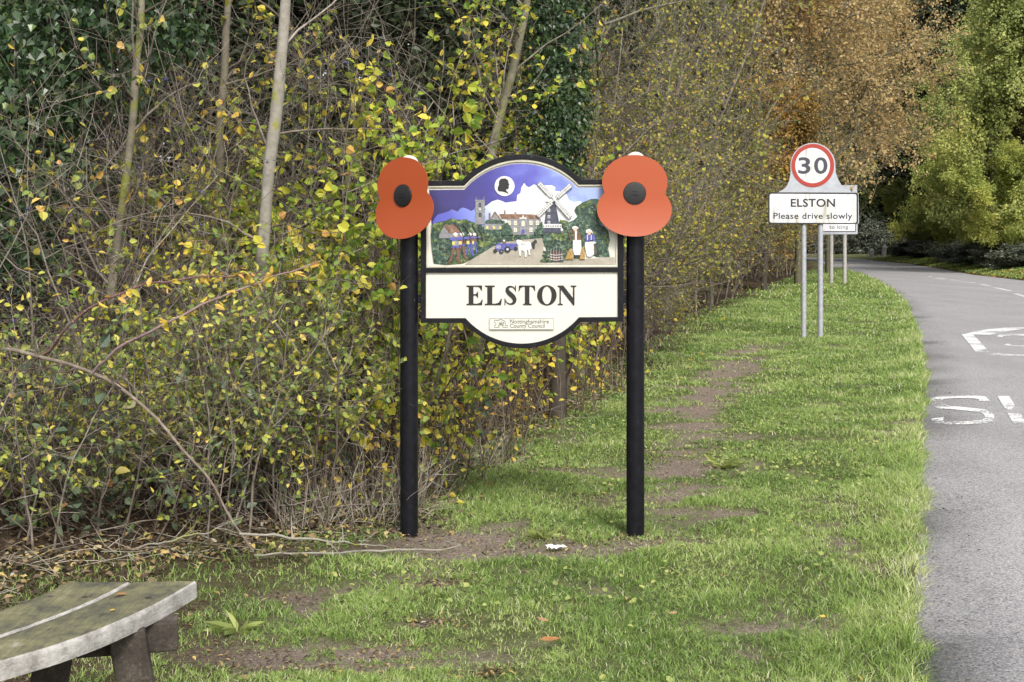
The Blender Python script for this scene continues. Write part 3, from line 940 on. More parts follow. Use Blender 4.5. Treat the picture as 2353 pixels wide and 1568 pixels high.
# grass and litter on the far bank
n = 26000
y = rng.uniform(48, 132, n); x = roadR(y) + .1 + rng.random(n) ** 1.2 * 2.6
rv = np.clip(rng.beta(2, 2, n) + .25 * (fbm(x * .5, y * .5) - .5), 0, 1)
g2 = grass_object('bank_grass', [blades(x, y, rng.uniform(.05, .14, n), np.full(n, .045), np.abs(rng.normal(.5, .3, n)), rv * .75)], M['grass'])
tag(g2, kind='stuff')


def litter_leaves(name, x, y, size, m, shp=OVATE, zo=.006):
    n = len(x)
    z = ground_z(x, y) + rng.uniform(.002, .02, n) + zo
    a = rng.uniform(0, 2 * pi, n)
    D = np.stack([np.cos(a), np.sin(a), rng.normal(0, .25, n)], 1)
    o = leaf_obj(name, [(leaves(np.stack([x, y, z], 1), D, size, shp, .35, 2.2, None, .25), rng.random(n))], m, None)
    return tag(o, kind='stuff')


n = 15000
y = 4.2 + 9.5 * rng.random(n) ** 1.3; x = hedgeX(y) + rng.normal(-.25, .55, n)
ok = litter_at(x, y) > rng.random(n) * .9; litter_leaves('leaf_litter', x[ok], y[ok], .034, M['litter'])
n = 9000
y = rng.uniform(48, 132, n); x = roadR(y) + .05 + rng.random(n) * 2.8
litter_leaves('bank_leaf_litter', x, y, .16, M['litter_orange'])
n = 9000
y = rng.uniform(3.6, 16, n); x = hedgeX(y) + rng.random(n) * (roadL(y) - hedgeX(y) - .2)
ok = (fbm(x * 2.1 + 70, y * 2.1 + 9) > .54) & (soil_at(x, y) < .6); x, y = x[ok], y[ok]; n = len(x)
a = rng.uniform(0, 2 * pi, n); D = np.stack([np.cos(a), np.sin(a), rng.uniform(0, .6, n)], 1)
tag(leaf_obj('clover', [(leaves(np.stack([x, y, ground_z(x, y) + rng.uniform(.008, .028, n)], 1), D, .024, ROUND, .2, 1.5), rng.uniform(0, .75, n))], M['lf_green'], None), kind='stuff')
n = 3000
PQ = [w_[:4] for w_ in PW] + [(*(TW[i_] * (1 - f_) + TW[i_ + 1] * f_), .45, .6) for i_ in range(len(TW) - 1) for f_ in (0, .5)]
k = rng.integers(0, len(PQ), n); q = A(PQ)[k]
x = q[:, 0] + rng.normal(0, .75, n) * q[:, 2]; y = q[:, 1] + rng.normal(0, .7, n) * q[:, 3]
ok = x < roadL(y) - .3; litter_leaves('soil_litter', x[ok], y[ok], .02, M['litter'], LANCE, .0)
n = 420
y = 3.6 + 22 * rng.random(n) ** 1.5; x = roadL(y) + np.abs(rng.normal(0, .16, n)) + .02
ok = x < roadR(y) - .2; x, y = x[ok], y[ok]
a = rng.uniform(0, 2 * pi, len(x)); D = np.stack([np.cos(a), np.sin(a), rng.normal(0, .1, len(x))], 1)
tag(leaf_obj('road_edge_litter', [(leaves(np.stack([x, y, road_z(x, y) + .012], 1), D, .018, LANCE, .2, 3), rng.uniform(0, .6, len(x)))], M['litter'], None), kind='stuff')
n = 520
y = 3.7 + 22 * rng.random(n) ** 1.6; x = hedgeX(y) + rng.random(n) ** 1.4 * (roadL(y) - hedgeX(y) - .1)
litter_leaves('scattered_leaf_litter', x, y, .026, M['litter'], OVATE, .016)
# pale dead stalks lying at the hedge foot
n = 1300
y = 4.4 + 8 * rng.random(n) ** 1.2; x = hedgeX(y) + rng.normal(-.12, .42, n)
ok = litter_at(x, y) > rng.random(n); x, y = x[ok], y[ok]; n = len(x)
a = rng.uniform(0, 2 * pi, n); D = np.stack([np.cos(a), np.sin(a), rng.normal(.10, .22, n)], 1)
P, Rd = grow(np.stack([x, y, ground_z(x, y) + .01], 1), D, rng.uniform(.06, .38, n), np.full(n, .0022), np.full(n, .0013), 3, .12)
tag(wood_obj('dead_stalks', [(P, Rd, 3)], M['straw'], None, (0, 1)), kind='stuff')
# ------------------------------------------------------------------ trees and shrubs of the left hedge
def trunk_tree(name, label, cat, pts, rads, bmat, twigs=14, twl=.5, lf=None, lfm=None, group=None, per=3, ls=.045):
    """slender hedge tree: the trunk follows the given points, side twigs and a few leaves"""
    seed(label)
    base = A(pts[0], float)
    t = thing(name, tuple(base), label, cat, group)
    P = A(pts, float) - base
    d = np.concatenate([[0], np.cumsum(np.linalg.norm(np.diff(P, axis=0), axis=1))]); q = np.linspace(0, d[-1], 30)
    Q = np.stack([np.interp(q, d, P[:, i]) for i in range(3)], 1)
    for _ in range(4): Q[1:-1] = (Q[:-2] + 2 * Q[1:-1] + Q[2:]) / 4
    Q[1:-1] += rng.normal(0, .008, Q[1:-1].shape)
    Q[1:-1] = (Q[:-2] + 2 * Q[1:-1] + Q[2:]) / 4
    rd = np.interp(q / d[-1], np.linspace(0, 1, len(rads)), rads) * (1 + rng.normal(0, .05, 30))
    wood_obj('trunk', [(Q[None], rd[None], 10)], bmat, t, (.45, .55))
    p, dd, r, tt = spawn(Q[None], rd[None], twigs, .2, 1, 1.0, .25)
    P2, R2 = grow(p, dd, twl * rng.uniform(.5, 1.4, len(p)), np.minimum(r * .4, .008), np.full(len(p), .002), 7, .14, .03)
    p, dd, r, tt = spawn(P2, R2, 7, .15, 1, .9, .3)
    P3, R3 = grow(p, dd, twl * .45 * rng.uniform(.4, 1.3, len(p)), np.full(len(p), .0022), np.full(len(p), .0012), 5, .16)
    p, dd, r, tt = spawn(P3, R3, 4, .15, 1, .9, .3)
    P4, R4 = grow(p, dd, twl * .16 * rng.uniform(.4, 1.3, len(p)), np.full(len(p), .0014), np.full(len(p), .0009), 3, .16)
    wood_obj('branches', [(P2, R2, 5), (P3, R3, 3), (P4, R4, 3)], M['bk_twig'], t)
    if lfm:
        sel = rng.random(len(P4)) < lf
        p, dd, r, tt = spawn(P4[sel], R4[sel], per, .2, 1, .9, .3)
        leaf_obj('foliage', [(leaves(p, dd + A([0, 0, -.3]), ls, ROUND), beta(len(p), 1.4, 1.1))], lfm, t)
    return t


HT = 'slender trees inside the left hedge'
def g0(px, Y, z=-.05): x, _, _ = at(px, 0, Y); return (x, Y, z)
trunk_tree('ash_tree', 'pale grey trunk with yellow lichen left of the village sign, the thickest trunk', 'tree',
           [g0(575, 7.0), at(590, 750, 7.0), at(604, 560, 7.0), at(620, 380, 7.0), at(645, 180, 7.0), at(660, 0, 7.0), at(672, -260, 7.1), at(660, -520, 7.2)], [.040, .037, .035, .033, .031, .029, .025, .016], M['bk_trunk'], 22, .8, .5, M['lf_yellow'], HT, 2)
trunk_tree('maple_tree', 'thin leaning bare grey trunk below the dark ivy at far left', 'tree',
           [g0(228, 7.0), at(232, 1000, 7.0), at(238, 800, 7.0), at(258, 640, 7.0), at(285, 420, 7.0), at(304, 260, 7.0), at(320, 120, 7.05), at(335, -200, 7.5)], [.028, .027, .025, .024, .022, .020, .018, .010], M['bk_mossy'], 20, .7, .3, M['lf_mix'], HT, 2)
trunk_tree('elder_tree', 'thin brown trunk between the ivy and the thickest pale trunk', 'tree',
           [g0(470, 8.3), at(490, 600, 8.3), at(505, 330, 8.3), at(515, 150, 8.3), at(527, 0, 8.3), at(535, -300, 8.4)], [.034, .03, .028, .026, .022, .012], M['bk_mossy'], 20, .8, .35, M['lf_mix'], HT, 2)
trunk_tree('birch_tree', 'slanting light brown trunk rising just above the top arch of the village sign', 'tree',
           [g0(1085, 9.6), at(1105, 500, 9.6), at(1135, 310, 9.6), at(1160, 220, 9.6), at(1185, 140, 9.6), at(1205, 70, 9.6), at(1225, -200, 9.7)], [.045, .043, .040, .036, .032, .027, .015], M['bk_lichen'], 22, .8, .6, M['lf_hazel'], HT, 3)

# dark ivy on its tree
def ivy(name, label, x0, Y0, blobs, count, size, trunk_pts, trunk_r, cat='ivy', lmat='lf_ivy', group=None):
    seed(label)
    t = thing(name, (x0, Y0, 0), label, cat, group)
    P = A(trunk_pts, float) - A([x0, Y0, 0])
    wood_obj('trunk', [(resamp_(P, 16)[None], np.linspace(trunk_r, trunk_r * .6, 16)[None], 8)], M['bk_dark'], t)
    w = A([b[3] ** 2 for b in blobs]); w = w / w.sum()
    k = rng.choice(len(blobs), count, p=w)
    C = A([b[:3] for b in blobs])[k] - A([x0, Y0, 0]); r_ = A([b[3] for b in blobs])[k]; sy = A([b[4] if len(b) > 4 else 1.0 for b in blobs])[k]
    d = norm(rng.normal(size=(count, 3)))
    lump = 1 + .35 * (fbm(d[:, 0] * 2.6 + k * 3 + 20, d[:, 2] * 2.6 + d[:, 1] * 2 + 20, 3) - .5) * 2
    rr = r_ * lump * (1.12 - .75 * rng.random(count) ** 1.6)
    Q = C + d * rr[:, None] * np.stack([np.ones(count), np.ones(count), sy], 1)
    D = d * .5 + A([0, 0, -.9]) + rng.normal(0, .35, (count, 3))
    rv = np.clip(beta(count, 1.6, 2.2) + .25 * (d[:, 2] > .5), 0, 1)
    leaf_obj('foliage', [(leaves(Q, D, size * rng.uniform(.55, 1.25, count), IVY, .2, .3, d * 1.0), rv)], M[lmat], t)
    return t


def resamp_(P, n):
    d = np.concatenate([[0], np.cumsum(np.linalg.norm(np.diff(P, axis=0), axis=1))]); t = np.linspace(0, d[-1], n)
    return np.stack([np.interp(t, d, P[:, i]) for i in range(3)], 1)


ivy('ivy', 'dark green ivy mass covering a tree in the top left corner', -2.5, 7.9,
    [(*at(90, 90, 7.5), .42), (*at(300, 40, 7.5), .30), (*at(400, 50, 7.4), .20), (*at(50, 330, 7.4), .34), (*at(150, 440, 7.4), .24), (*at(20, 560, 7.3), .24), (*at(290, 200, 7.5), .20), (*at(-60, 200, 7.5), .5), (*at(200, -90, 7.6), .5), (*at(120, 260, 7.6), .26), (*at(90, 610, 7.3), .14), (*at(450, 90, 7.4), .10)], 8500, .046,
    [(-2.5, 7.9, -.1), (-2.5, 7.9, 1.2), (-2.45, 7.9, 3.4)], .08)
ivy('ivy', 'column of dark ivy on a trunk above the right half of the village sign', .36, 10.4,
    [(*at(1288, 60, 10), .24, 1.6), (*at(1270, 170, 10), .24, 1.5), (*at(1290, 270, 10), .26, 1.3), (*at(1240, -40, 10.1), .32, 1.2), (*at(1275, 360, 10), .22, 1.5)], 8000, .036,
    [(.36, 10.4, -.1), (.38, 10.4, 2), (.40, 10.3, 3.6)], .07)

# dark leafy trees added deep in the thicket to block light and darken its gaps
deep = tree('dark_filler_tree', 'dark evergreen holly deep in the thicket behind the ivy at far left', 'evergreen', 'added dark filler trees deep in the hedge', 4.6, .05, 30, 8, 5, 9, .085, OVATE, M['lf_dark'], M['bk_dark'], crown_lo=.04, limb_len=.42, col=(1.2, 1.5), jit=.10, twigr=.004, rmax=1.5)  # stands in for deep shade, no real holly; label text seeds the growth
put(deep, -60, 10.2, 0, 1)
for px, Y, rz, sc, lb in ((240, 10.0, 1.3, .95, 'added dark filler tree blocking light behind the thin leaning trunk'), (540, 10.4, 2.6, 1.0, 'added dark filler tree blocking light behind the thickest pale trunk'),
                          (820, 11.2, 4.0, 1.05, 'added dark filler tree blocking light above the left poppy'), (1060, 13.0, 5.1, 1.1, 'added dark filler tree blocking light above the arch of the village sign'),
                          (1180, 18.0, .6, 1.35, 'added dark filler tree blocking light between the ivy column and the right poppy'), (1330, 22, 2.0, 1.5, 'added dark filler tree blocking light at the top edge above the right poppy'),
                          (1480, 33, 3.3, 2.0, 'added dark filler tree blocking light at the top edge left of the copper oak')):
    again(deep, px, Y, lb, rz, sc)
# the wood behind the hedge: one mass nobody could count
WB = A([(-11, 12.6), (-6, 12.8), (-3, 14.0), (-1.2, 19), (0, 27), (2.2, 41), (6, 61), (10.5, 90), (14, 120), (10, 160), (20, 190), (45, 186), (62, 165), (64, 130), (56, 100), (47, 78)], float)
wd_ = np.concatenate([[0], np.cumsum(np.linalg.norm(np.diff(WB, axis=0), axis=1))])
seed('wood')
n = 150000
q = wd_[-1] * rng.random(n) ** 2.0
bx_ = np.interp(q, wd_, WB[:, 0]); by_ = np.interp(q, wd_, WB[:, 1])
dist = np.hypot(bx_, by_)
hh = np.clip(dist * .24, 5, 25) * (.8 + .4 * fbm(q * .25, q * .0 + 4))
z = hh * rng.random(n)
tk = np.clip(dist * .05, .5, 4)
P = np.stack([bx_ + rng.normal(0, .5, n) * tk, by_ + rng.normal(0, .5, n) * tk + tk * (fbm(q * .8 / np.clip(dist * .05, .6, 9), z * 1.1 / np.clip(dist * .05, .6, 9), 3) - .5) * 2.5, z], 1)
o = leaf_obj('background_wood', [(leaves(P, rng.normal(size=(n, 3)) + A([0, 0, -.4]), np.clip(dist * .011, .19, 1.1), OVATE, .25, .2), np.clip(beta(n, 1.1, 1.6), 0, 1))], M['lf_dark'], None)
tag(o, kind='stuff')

# blackthorn: bare grey twigs, a few yellow leaves, sloes
bt = shrub('blackthorn_bush', 'bare twiggy blackthorn with sloes at the left picture edge under the ivy', 'shrub', 'bare blackthorn bushes with sloes', 2.5, 8, .8, 10, 6, 3, None, .046, (.4, .07), LANCE, M['lf_yellow'], M['bk_twig'], r0=.009, berries=14, rmax=1.25, lean=.42, col=(1.2, 1.2))
put(bt, 40, 7.1, .4)
for px, Y, rz, sc, lb in ((180, 7.35, 1.4, 1.15, 'bare twiggy blackthorn in front of the lower left ivy'), (290, 7.05, 2.1, .95, 'bare twiggy blackthorn around the thin leaning trunk'), (500, 7.3, 3.7, 1.05, 'bare twiggy blackthorn just left of the thickest pale trunk'), (-330, 7.0, 5.2, 1.0, 'bare twiggy blackthorn reaching in from beyond the left edge'),
                          (700, 8.3, 1.1, 1.25, 'bare twiggy blackthorn behind the thickest pale trunk'), (420, 8.6, .2, 1.45, 'tall bare blackthorn rising to the top between two thin trunks'), (900, 9.0, 4.4, 1.35, 'bare twiggy blackthorn rising behind the left poppy'), (110, 8.5, 2.9, 1.4, 'tall bare blackthorn with twigs in front of the top left ivy')):
    again(bt, px, Y, lb, rz, sc)

# hazel with yellow green round leaves
hz = shrub('hazel_bush', 'yellow green hazel right of the thickest pale trunk, left of the left poppy', 'shrub', 'yellow green hazel bushes', 2.3, 7, .7, 9, 6, 0, None, .054, (6.4,), ROUND, M['lf_hazel'], M['bk_brown'], rmax=1.05, gap=.30,  lean=.30, col=(1.3, 1.2), leaf_lo=.12)
put(hz, 790, 7.2, .3, .98)
for px, Y, rz, sc, lb in ((900, 7.7, 1.9, .96, 'yellow green hazel directly behind the left post of the village sign'), (650, 7.9, 3.3, .8, 'smaller yellow green hazel at the foot of the thickest pale trunk'), (1010, 8.9, 4.9, 1.0, 'yellow green hazel just left of and behind the left poppy'),
                          (1110, 10.6, 2.5, 1.15, 'yellow green hazel around the slanting trunk over the sign arch'), (1230, 11.6, .9, 1.0, 'yellow green hazel just left of the right post, below the poppy'), (520, 8.0, 5.3, .85, 'yellow green hazel between the thin brown and the thickest pale trunk'), (680, 9.3, 2.2, 1.25, 'tall yellow green hazel at the back right of the thickest pale trunk'), (380, 6.9, 4.1, .55, 'low yellow green hazel beneath the thin leaning trunk')):
    again(hz, px, Y, lb, rz, sc)

# low tangle of small mixed leaves
pv = shrub('privet_bush', 'low tangled bush of small yellow leaves at the left edge above the bench', 'shrub', 'low tangled bushes at the hedge foot', 1.15, 12, .95, 8, 6, 2, None, .033, (3, .5), OVATE, M['lf_mix'], M['bk_twig'], r0=.006, rmax=.75, gap=.40, gapf=1.3, lean=.36, col=(1.0, 1.25), up=.03, minr=.001)
put(pv, 20, 6.2, .1)
for px, Y, rz, sc, lb in ((190, 6.3, 1.6, .98, 'low tangled bush below the upper part of the arching dead branch'), (360, 6.35, 2.9, 1.05, 'low tangled bush right under the middle of the arching dead branch'), (520, 6.45, 4.4, 1.0, 'low tangled bush behind the foot of the arching dead branch'),
                          (660, 6.6, 5.6, 1.1, 'low tangled bush between the dead branch foot and the left post'), (800, 6.85, .8, 1.15, 'low tangled bush just left of the left sign post'), (-150, 6.1, 2.2, 1.0, 'low tangled bush reaching in from beyond the left edge'),
                          (280, 6.9, 3.6, 1.1, 'taller tangled bush behind the bramble canes'), (600, 7.0, 1.2, 1.25, 'taller tangled bush in front of the thickest pale trunk'), (90, 6.75, 5.0, 1.0, 'taller tangled bush at far left behind the dead branch')):
    again(pv, px, Y, lb, rz, sc)

# upright brown shoots with orange leaves
dw = shrub('dogwood_bush', 'upright brown shoots with orange yellow leaves just right of the left post', 'shrub', 'upright brown shoots along the hedge foot', .85, 34, .8, 3, 2, 0, None, .045, (1.2,), OVATE, M['lf_yellow'], M['bk_brown'], r0=.0045, rmax=.55, lean=.13, col=(1.4, 1.0), up=.10, l1=.22, l2=.12, minr=.0011, wob=.10)
put(dw, 985, 7.6, .2, .95)
for px, Y, rz, sc, lb in ((1075, 8.6, 1.5, 1.05, 'upright brown shoots below the rounded bottom of the village sign'), (1165, 9.7, 2.7, 1.1, 'upright brown shoots midway between left and right post'), (1260, 10.9, 3.9, 1.2, 'upright brown shoots hidden partly by the right post'),
                          (880, 6.95, 5.2, .9, 'upright brown shoots close around the left post'), (1350, 12.6, .7, 1.25, 'upright brown shoots just beyond the right post'), (760, 6.75, 4.1, .8, 'upright brown shoots near the pale sticks at hedge foot')):
    again(dw, px, Y, lb, rz, sc)
ds = shrub('dry_grass_clump', 'tall straw coloured dry grass clump left of the left post', 'dry grass', 'dry grass clumps at the hedge foot', .55, 70, .45, 1, 1, 0, None, .03, (0,), LANCE, M['lf_yellow'], M['straw'], r0=.0022, lean=.28, up=-.02, l1=.25, l2=.12, tone=(.1, 1), minr=.0008)
put(ds, 865, 6.6, 0, 1)
for px, Y, rz, sc, lb in ((930, 7.1, 2, .9, 'straw coloured dry grass clump right behind the left post'), (1105, 8.2, 4, .7, 'straw coloured dry grass clump below the middle of the sign'), (700, 6.4, 1, .7, 'straw coloured dry grass clump by the pale leaning stick')):
    again(ds, px, Y, lb, rz, sc)

# hawthorn: fine yellow and green leaves on grey twigs
hw = shrub('hawthorn_bush', 'largest yellow leaved hawthorn, rising to the top just right of the right poppy', 'shrub', 'hawthorn bushes along the left hedge', 4.2, 10, 1.5, 13, 9, 4, None, .040, (6, 2.4), ROUND, M['lf_haw'], M['bk_twig'], rmax=2.2, gap=.42, gapf=1.6, r0=.022, lean=.30, col=(1.2, 1.3), minr=.0021, up=.04)
put(hw, 1280, 14.6, .5, .95)
hw2 = shrub('hawthorn_bush', 'thin leaved twiggy hawthorn between the right post and the worn path', 'shrub', 'hawthorn bushes along the left hedge', 4.2, 12, 1.7, 14, 10, 4, None, .042, (6, 2.2), ROUND, M['lf_haw2'], M['bk_twig'], rmax=2.3, gap=.46, gapf=1.6, r0=.02, lean=.36, col=(1.3, 1.2), minr=.0025, up=.03)
put(hw2, 1310, 17.0, 1.0, .95)
for o_, px, Y, rz, sc, lb in ((hw, 1200, 13.4, 2.2, 0.85, 'yellow hawthorn showing directly above the right poppy'), (hw, 1360, 21, 3.9, 1.25, 'yellow hawthorn top right of the largest yellow hawthorn'),
                              (hw, 1490, 26, 5.3, 1.1, 'dull yellow hawthorn midway between the right poppy and the 30 disc'), (hw2, 1540, 31, 4.4, 1.35, 'tall twiggy hawthorn a little left of the 30 disc'),
                              (hw2, 1625, 42, 5.7, 1.5, 'twiggy hawthorn just left of the name plate of the speed sign'), (hw, 1800, 62, 1.4, 1.5, 'farthest yellow hawthorn seen between the posts of the speed sign'),
                              (hw2, 1270, 17.5, .3, 1.1, 'taller twiggy hawthorn behind the largest yellow hawthorn'), (hw, 1130, 12.6, 4.2, 0.75, 'yellow hawthorn between the ivy column and the right poppy'), (hw, 1455, 17.0, .1, 0.42, 'low yellow hawthorn at the hedge foot right of the right post'),
                              (hw2, 1530, 23, 1.1, 0.48, 'low twiggy hawthorn at the hedge foot beside the worn path'), (hw, 1620, 31, 3.0, 0.5, 'low yellow hawthorn at the hedge foot left of the speed sign')):
    again(o_, px, Y, lb, rz, sc)

for o_, px, Y, rz, sc, lb in ((hw, 1415, 19.0, 2.7, .8, 'waist high yellow hawthorn just right of the right poppy'), (hw, 1560, 27, 1.9, 1.05, 'yellow hawthorn above the far end of the worn path'), (hw, 1620, 34, .4, 1.2, 'yellow hawthorn left of and level with the 30 disc'),
                              (hw, 1650, 42, 4.8, 1.5, 'yellow hawthorn showing just upper left of the 30 disc'), (hw, 1790, 55, 2.0, 1.8, 'yellow hawthorn showing around and right of the 30 disc'), (hw, 1440, 27, 3.3, 1.9, 'tall yellow hawthorn reaching the top edge left of the copper oak'), (hw, 1260, 19, 5.6, 1.25, 'yellow hawthorn at the top edge between ivy column and copper oak'), (hw2, 1740, 53, .9, 1.05, 'low twiggy hawthorn below the left end of the speed sign plate')):
    again(o_, px, Y, lb, rz, sc)
bm = shrub('bramble_bush', 'grey green bramble leaves low at the left edge above the bench', 'bramble', 'grey green bramble patches at the hedge foot', .95, 9, .9, 9, 4, 0, None, .058, (1.6,), OVATE, M['lf_bramble'], M['bk_brown'], r0=.005, rmax=.7, lean=.6, col=(1.3, 1.5), up=-.03)
put(bm, 60, 6.05, .4, (1, 1, .9))
for px, Y, rz, sc, lb in ((300, 6.2, 2.1, .9, 'grey green bramble patch below the arching dead branch'), (170, 6.5, 3.8, 1.25, 'taller grey green bramble patch at left behind the dead branch'), (470, 6.6, 5.1, 1.1, 'grey green bramble patch behind the dead branch foot'), (690, 6.9, .9, 1.1, 'grey green bramble patch low between branch foot and left post'), (-90, 6.4, 2.9, 1.2, 'grey green bramble patch at the very left edge'), (960, 7.6, 4.2, .9, 'grey green bramble patch behind the left post foot'), (1560, 20.5, 1.7, .8, 'bramble patch spreading on the grass beside the worn path')):
    again(bm, px, Y, lb, rz, sc)

# bare grey branches above
gt = tree('field_maple_tree', 'bare lichen grey tree with twigs overhead just above the right poppy', 'tree', 'bare lichen grey trees over the left hedge', 8.5, .10, 30, 10, 5, 2, .05, ROUND, M['lf_haw'], M['bk_lichen'], crown_lo=.36, limb_len=.42, bare=.66, rmax=2.9, jit=.03, twigr=.0042, ang=.85)
put(gt, 1330, 13.6, .3, .75)
for px, Y, rz, sc, lb in ((1490, 22, 2.2, .9, 'bare lichen grey tree spreading twigs at the top, midway between poppy and oak'), (1630, 31, 4.1, 1.0, 'bare lichen grey tree whose twigs reach into the left side of the copper oak')):
    again(gt, px, Y, lb, rz, sc)

# copper oak and a brown beech leaning over the road
oak = tree('oak_tree', 'copper leaved oak spreading over the road above the speed sign', 'tree', None, 14, .17, 60, 12, 6, 11, .12, OVATE, M['lf_oak'], M['bk_lichen'], crown_lo=.24, limb_len=.46, bare=.10, rmax=5.9, gap=.35, jit=.10, twigr=.011, col=(1.3, 1.3), ang=1.05)
put(oak, 1835, 46, .6, 1)
again(oak, 1905, 63, 'farther copper oak whose crown shows right of the nearer copper oak', 3.4, 1.08)
br = tree('beech_tree', 'small orange brown beech upper left of the 30 disc', 'tree', None, 6.5, .10, 30, 10, 6, 10, .10, OVATE, M['lf_brown'], M['bk_dark'], crown_lo=.16, limb_len=.34, rmax=1.75, jit=.1, twigr=.008)
put(br, 1755, 40, 0, 1)
# ------------------------------------------------------------------ right side of the road
gr = tree('lime_tree', 'tall bright green tree in the top right corner', 'tree', 'tall green trees right of the road', 15, .22, 54, 14, 6, 24, .135, ROUND, M['lf_green'], M['bk_dark'], crown_lo=.22, limb_len=.40, gap=.44, jit=.13, twigr=.012, col=(1.2, 1.2))
put(gr, 2350, 70, .2, 1)
for px, Y, rz, sc, lb in ((2235, 92, 2.4, 1.1, 'green tree left of the tall bright tree at top right'), (2560, 66, 4.0, 1.1, 'green tree reaching in from beyond the right edge'), (2120, 120, 1.0, 1.65, 'yellowing green tree beyond the bend right of the copper oak')):
    again(gr, px, Y, lb, rz, sc)
yb = tree('willow_bush', 'lime yellow bush with thin stems lowest at the right edge', 'bush', 'lime yellow bushes right of the road', 5.6, .035, 14, 10, 6, 19, .12, LANCE, M['lf_bush'], M['bk_mossy'], crown_lo=.22, limb_len=.34, trunks=6, lean=.22, gap=.40, jit=.10, twigr=.007, col=(1.2, 1.2))
put(yb, 2365, 66, .3, 1.15)
for px, Y, rz, sc, lb in ((2305, 76, 1.7, 1.35, 'lime yellow bush left of the one at the right edge'), (2205, 88, 3.1, 1.5, 'lime yellow bush farthest left beside the dark gap'), (2165, 116, 5.9, 1.5, 'small lime bush mostly hidden low behind the leftmost lime bush')):
    again(yb, px, Y, lb, rz, sc)
dk = tree('yew_tree', 'dark yew tree closing the view at the road bend', 'evergreen', 'dark yew trees beyond the road bend', 15, .25, 46, 11, 6, 12, .28, OVATE, M['lf_dark'], M['bk_dark'], crown_lo=.04, limb_len=.36, jit=.25, twigr=.016, col=(1.1, 1.5))
put(dk, 2012, 170, 0, 2.0)
for px, Y, rz, sc, lb in ((2075, 162, 2.3, 1.9, 'dark yew above the far white gateposts'), (1890, 168, 3.5, 1.9, 'dark yew directly behind the icing sign'), (2230, 108, 5.3, 1.6, 'tallest dark yew showing beside the bright tree at the top right'),
                          (1765, 112, 2.6, 1.75, 'dark yew showing through gaps of the copper oak from behind'), (1690, 100, 4.9, 1.5, 'dark yew far behind the left hedge, left of the copper oak')):
    again(dk, px, Y, lb, rz, sc)
# low dark hedge on the bank
ih = tree('ivy_hedge_bush', 'dark ivy hedge bush at the right picture edge', 'hedge bush', 'dark ivy hedge bushes along the right bank', 2.0, .03, 18, 7, 5, 10, .10, IVY, M['lf_greyhedge'], M['bk_dark'], crown_lo=.02, limb_len=.62, trunks=4, lean=.3, jit=.12, twigr=.006)
put(ih, 2347, 62, .1, (1.4, 1, .46), .3)
for px, Y, rz, sc, lb in ((2301, 68, 1.3, 1.15, 'dark ivy hedge bush second from the right edge'), (2264, 75, 2.5, 1.2, 'dark ivy hedge bush third from the right edge'), (2222, 84, 3.7, 1.25, 'dark ivy hedge bush below the leftmost lime bush'), (2183, 95, 4.9, 1.3, 'dark ivy hedge bush halfway along the right bank'),
                          (2134, 108, 5.8, 1.35, 'dark ivy hedge bush two before the far end of the right bank'), (2091, 122, .9, 1.4, 'dark ivy hedge bush last but one along the right bank'), (2055, 137, 2.0, 1.45, 'farthest ivy hedge bush on the bank just right of the white posts'),
                          (2012, 158, 3.2, 1.6, 'pale rounded ivy bush standing behind the two white gateposts'), (1938, 160, 1.5, 1.6, 'dark ivy hedge bush just right of the icing sign'), (1900, 158, 5.0, 1.6, 'dark ivy hedge bush between the icing sign posts')):
    again(ih, px, Y, lb, rz, (sc * 1.2, sc * .9, sc * (.42 if Y < 150 else 1.1)), .3 if Y < 150 else 0)
# low dark wall behind the hedge bushes
wt = thing('stone_wall', (float(roadR(60)) + 3.6, 60, 0), 'low dark stone wall running behind the ivy along the right bank', 'wall')
wy = np.arange(54, 127, 3.0); wx = roadR(wy) + 3.6
def wallrun(x0, w, z0, z1, m, name):
    V = []; F = []
    for k, (x_, y_) in enumerate(zip(wx, wy)):
        h_ = (fbm(A([y_ * .3]), A([2.0]))[0] - .5) * .25
        for a_, c_ in ((-w, z0), (w, z0), (w, z1 + h_), (-w, z1 + h_)): V.append((x_ + a_ - wt.location[0], y_ - 60, c_))
    for k in range(len(wx) - 1):
        for q in range(4): F.append((k * 4 + q, (k + 1) * 4 + q, (k + 1) * 4 + (q + 1) % 4, k * 4 + (q + 1) % 4))
    F += [(0, 1, 2, 3), tuple(range(len(V) - 4, len(V)))[::-1]]
    mb = MB(); mb.add(V, F, m); return mb.build(name, wt)
ws = plain('dark_rubble_stone', (.16, .15, .13), .9, .6, 3.5, .6)
wallrun(0, .2, -.1, 1.75, ws, 'wall'); wallrun(0, .26, 1.752, 1.86, plain('dark_coping_stone', (.15, .145, .13), .9, .5, 5, .5), 'coping')
# far gateposts
for px, top, w, Y, lb, tilt in ((2003, 571, 8, 131, 'short white gatepost at the far road bend', 0), (2029, 562, 9, 127, 'leaning white capped post right of the short gatepost', .12)):
    x, _, zt = at(px, top, Y); h_ = zt; hw_ = w / 2 * Y / FPX
    t = thing('gatepost', (x, Y, 0), lb, 'post', 'white gateposts at the bend'); t.rotation_euler = (0, tilt, 0)
    mb = MB(); mb.box((-hw_, -hw_, -.2), (hw_, hw_, h_ * .8), plain('whitewashed_post', (.42, .41, .38), .7, .3, 3)); mb.build('shaft', t, bevel=.02)
    mb = MB(); mb.box((-hw_ * 1.2, -hw_ * 1.2, h_ * .8), (hw_ * 1.2, hw_ * 1.2, h_ * .88), M['cream']); mb.box((-hw_ * .6, -hw_ * .6, h_ * .88), (hw_ * .6, hw_ * .6, h_), M['cream']); mb.build('cap', t, bevel=.02)
seed('village sign')
# ------------------------------------------------------------------ village sign
YS = 6.27                      # distance of its posts
SS = FPX / YS


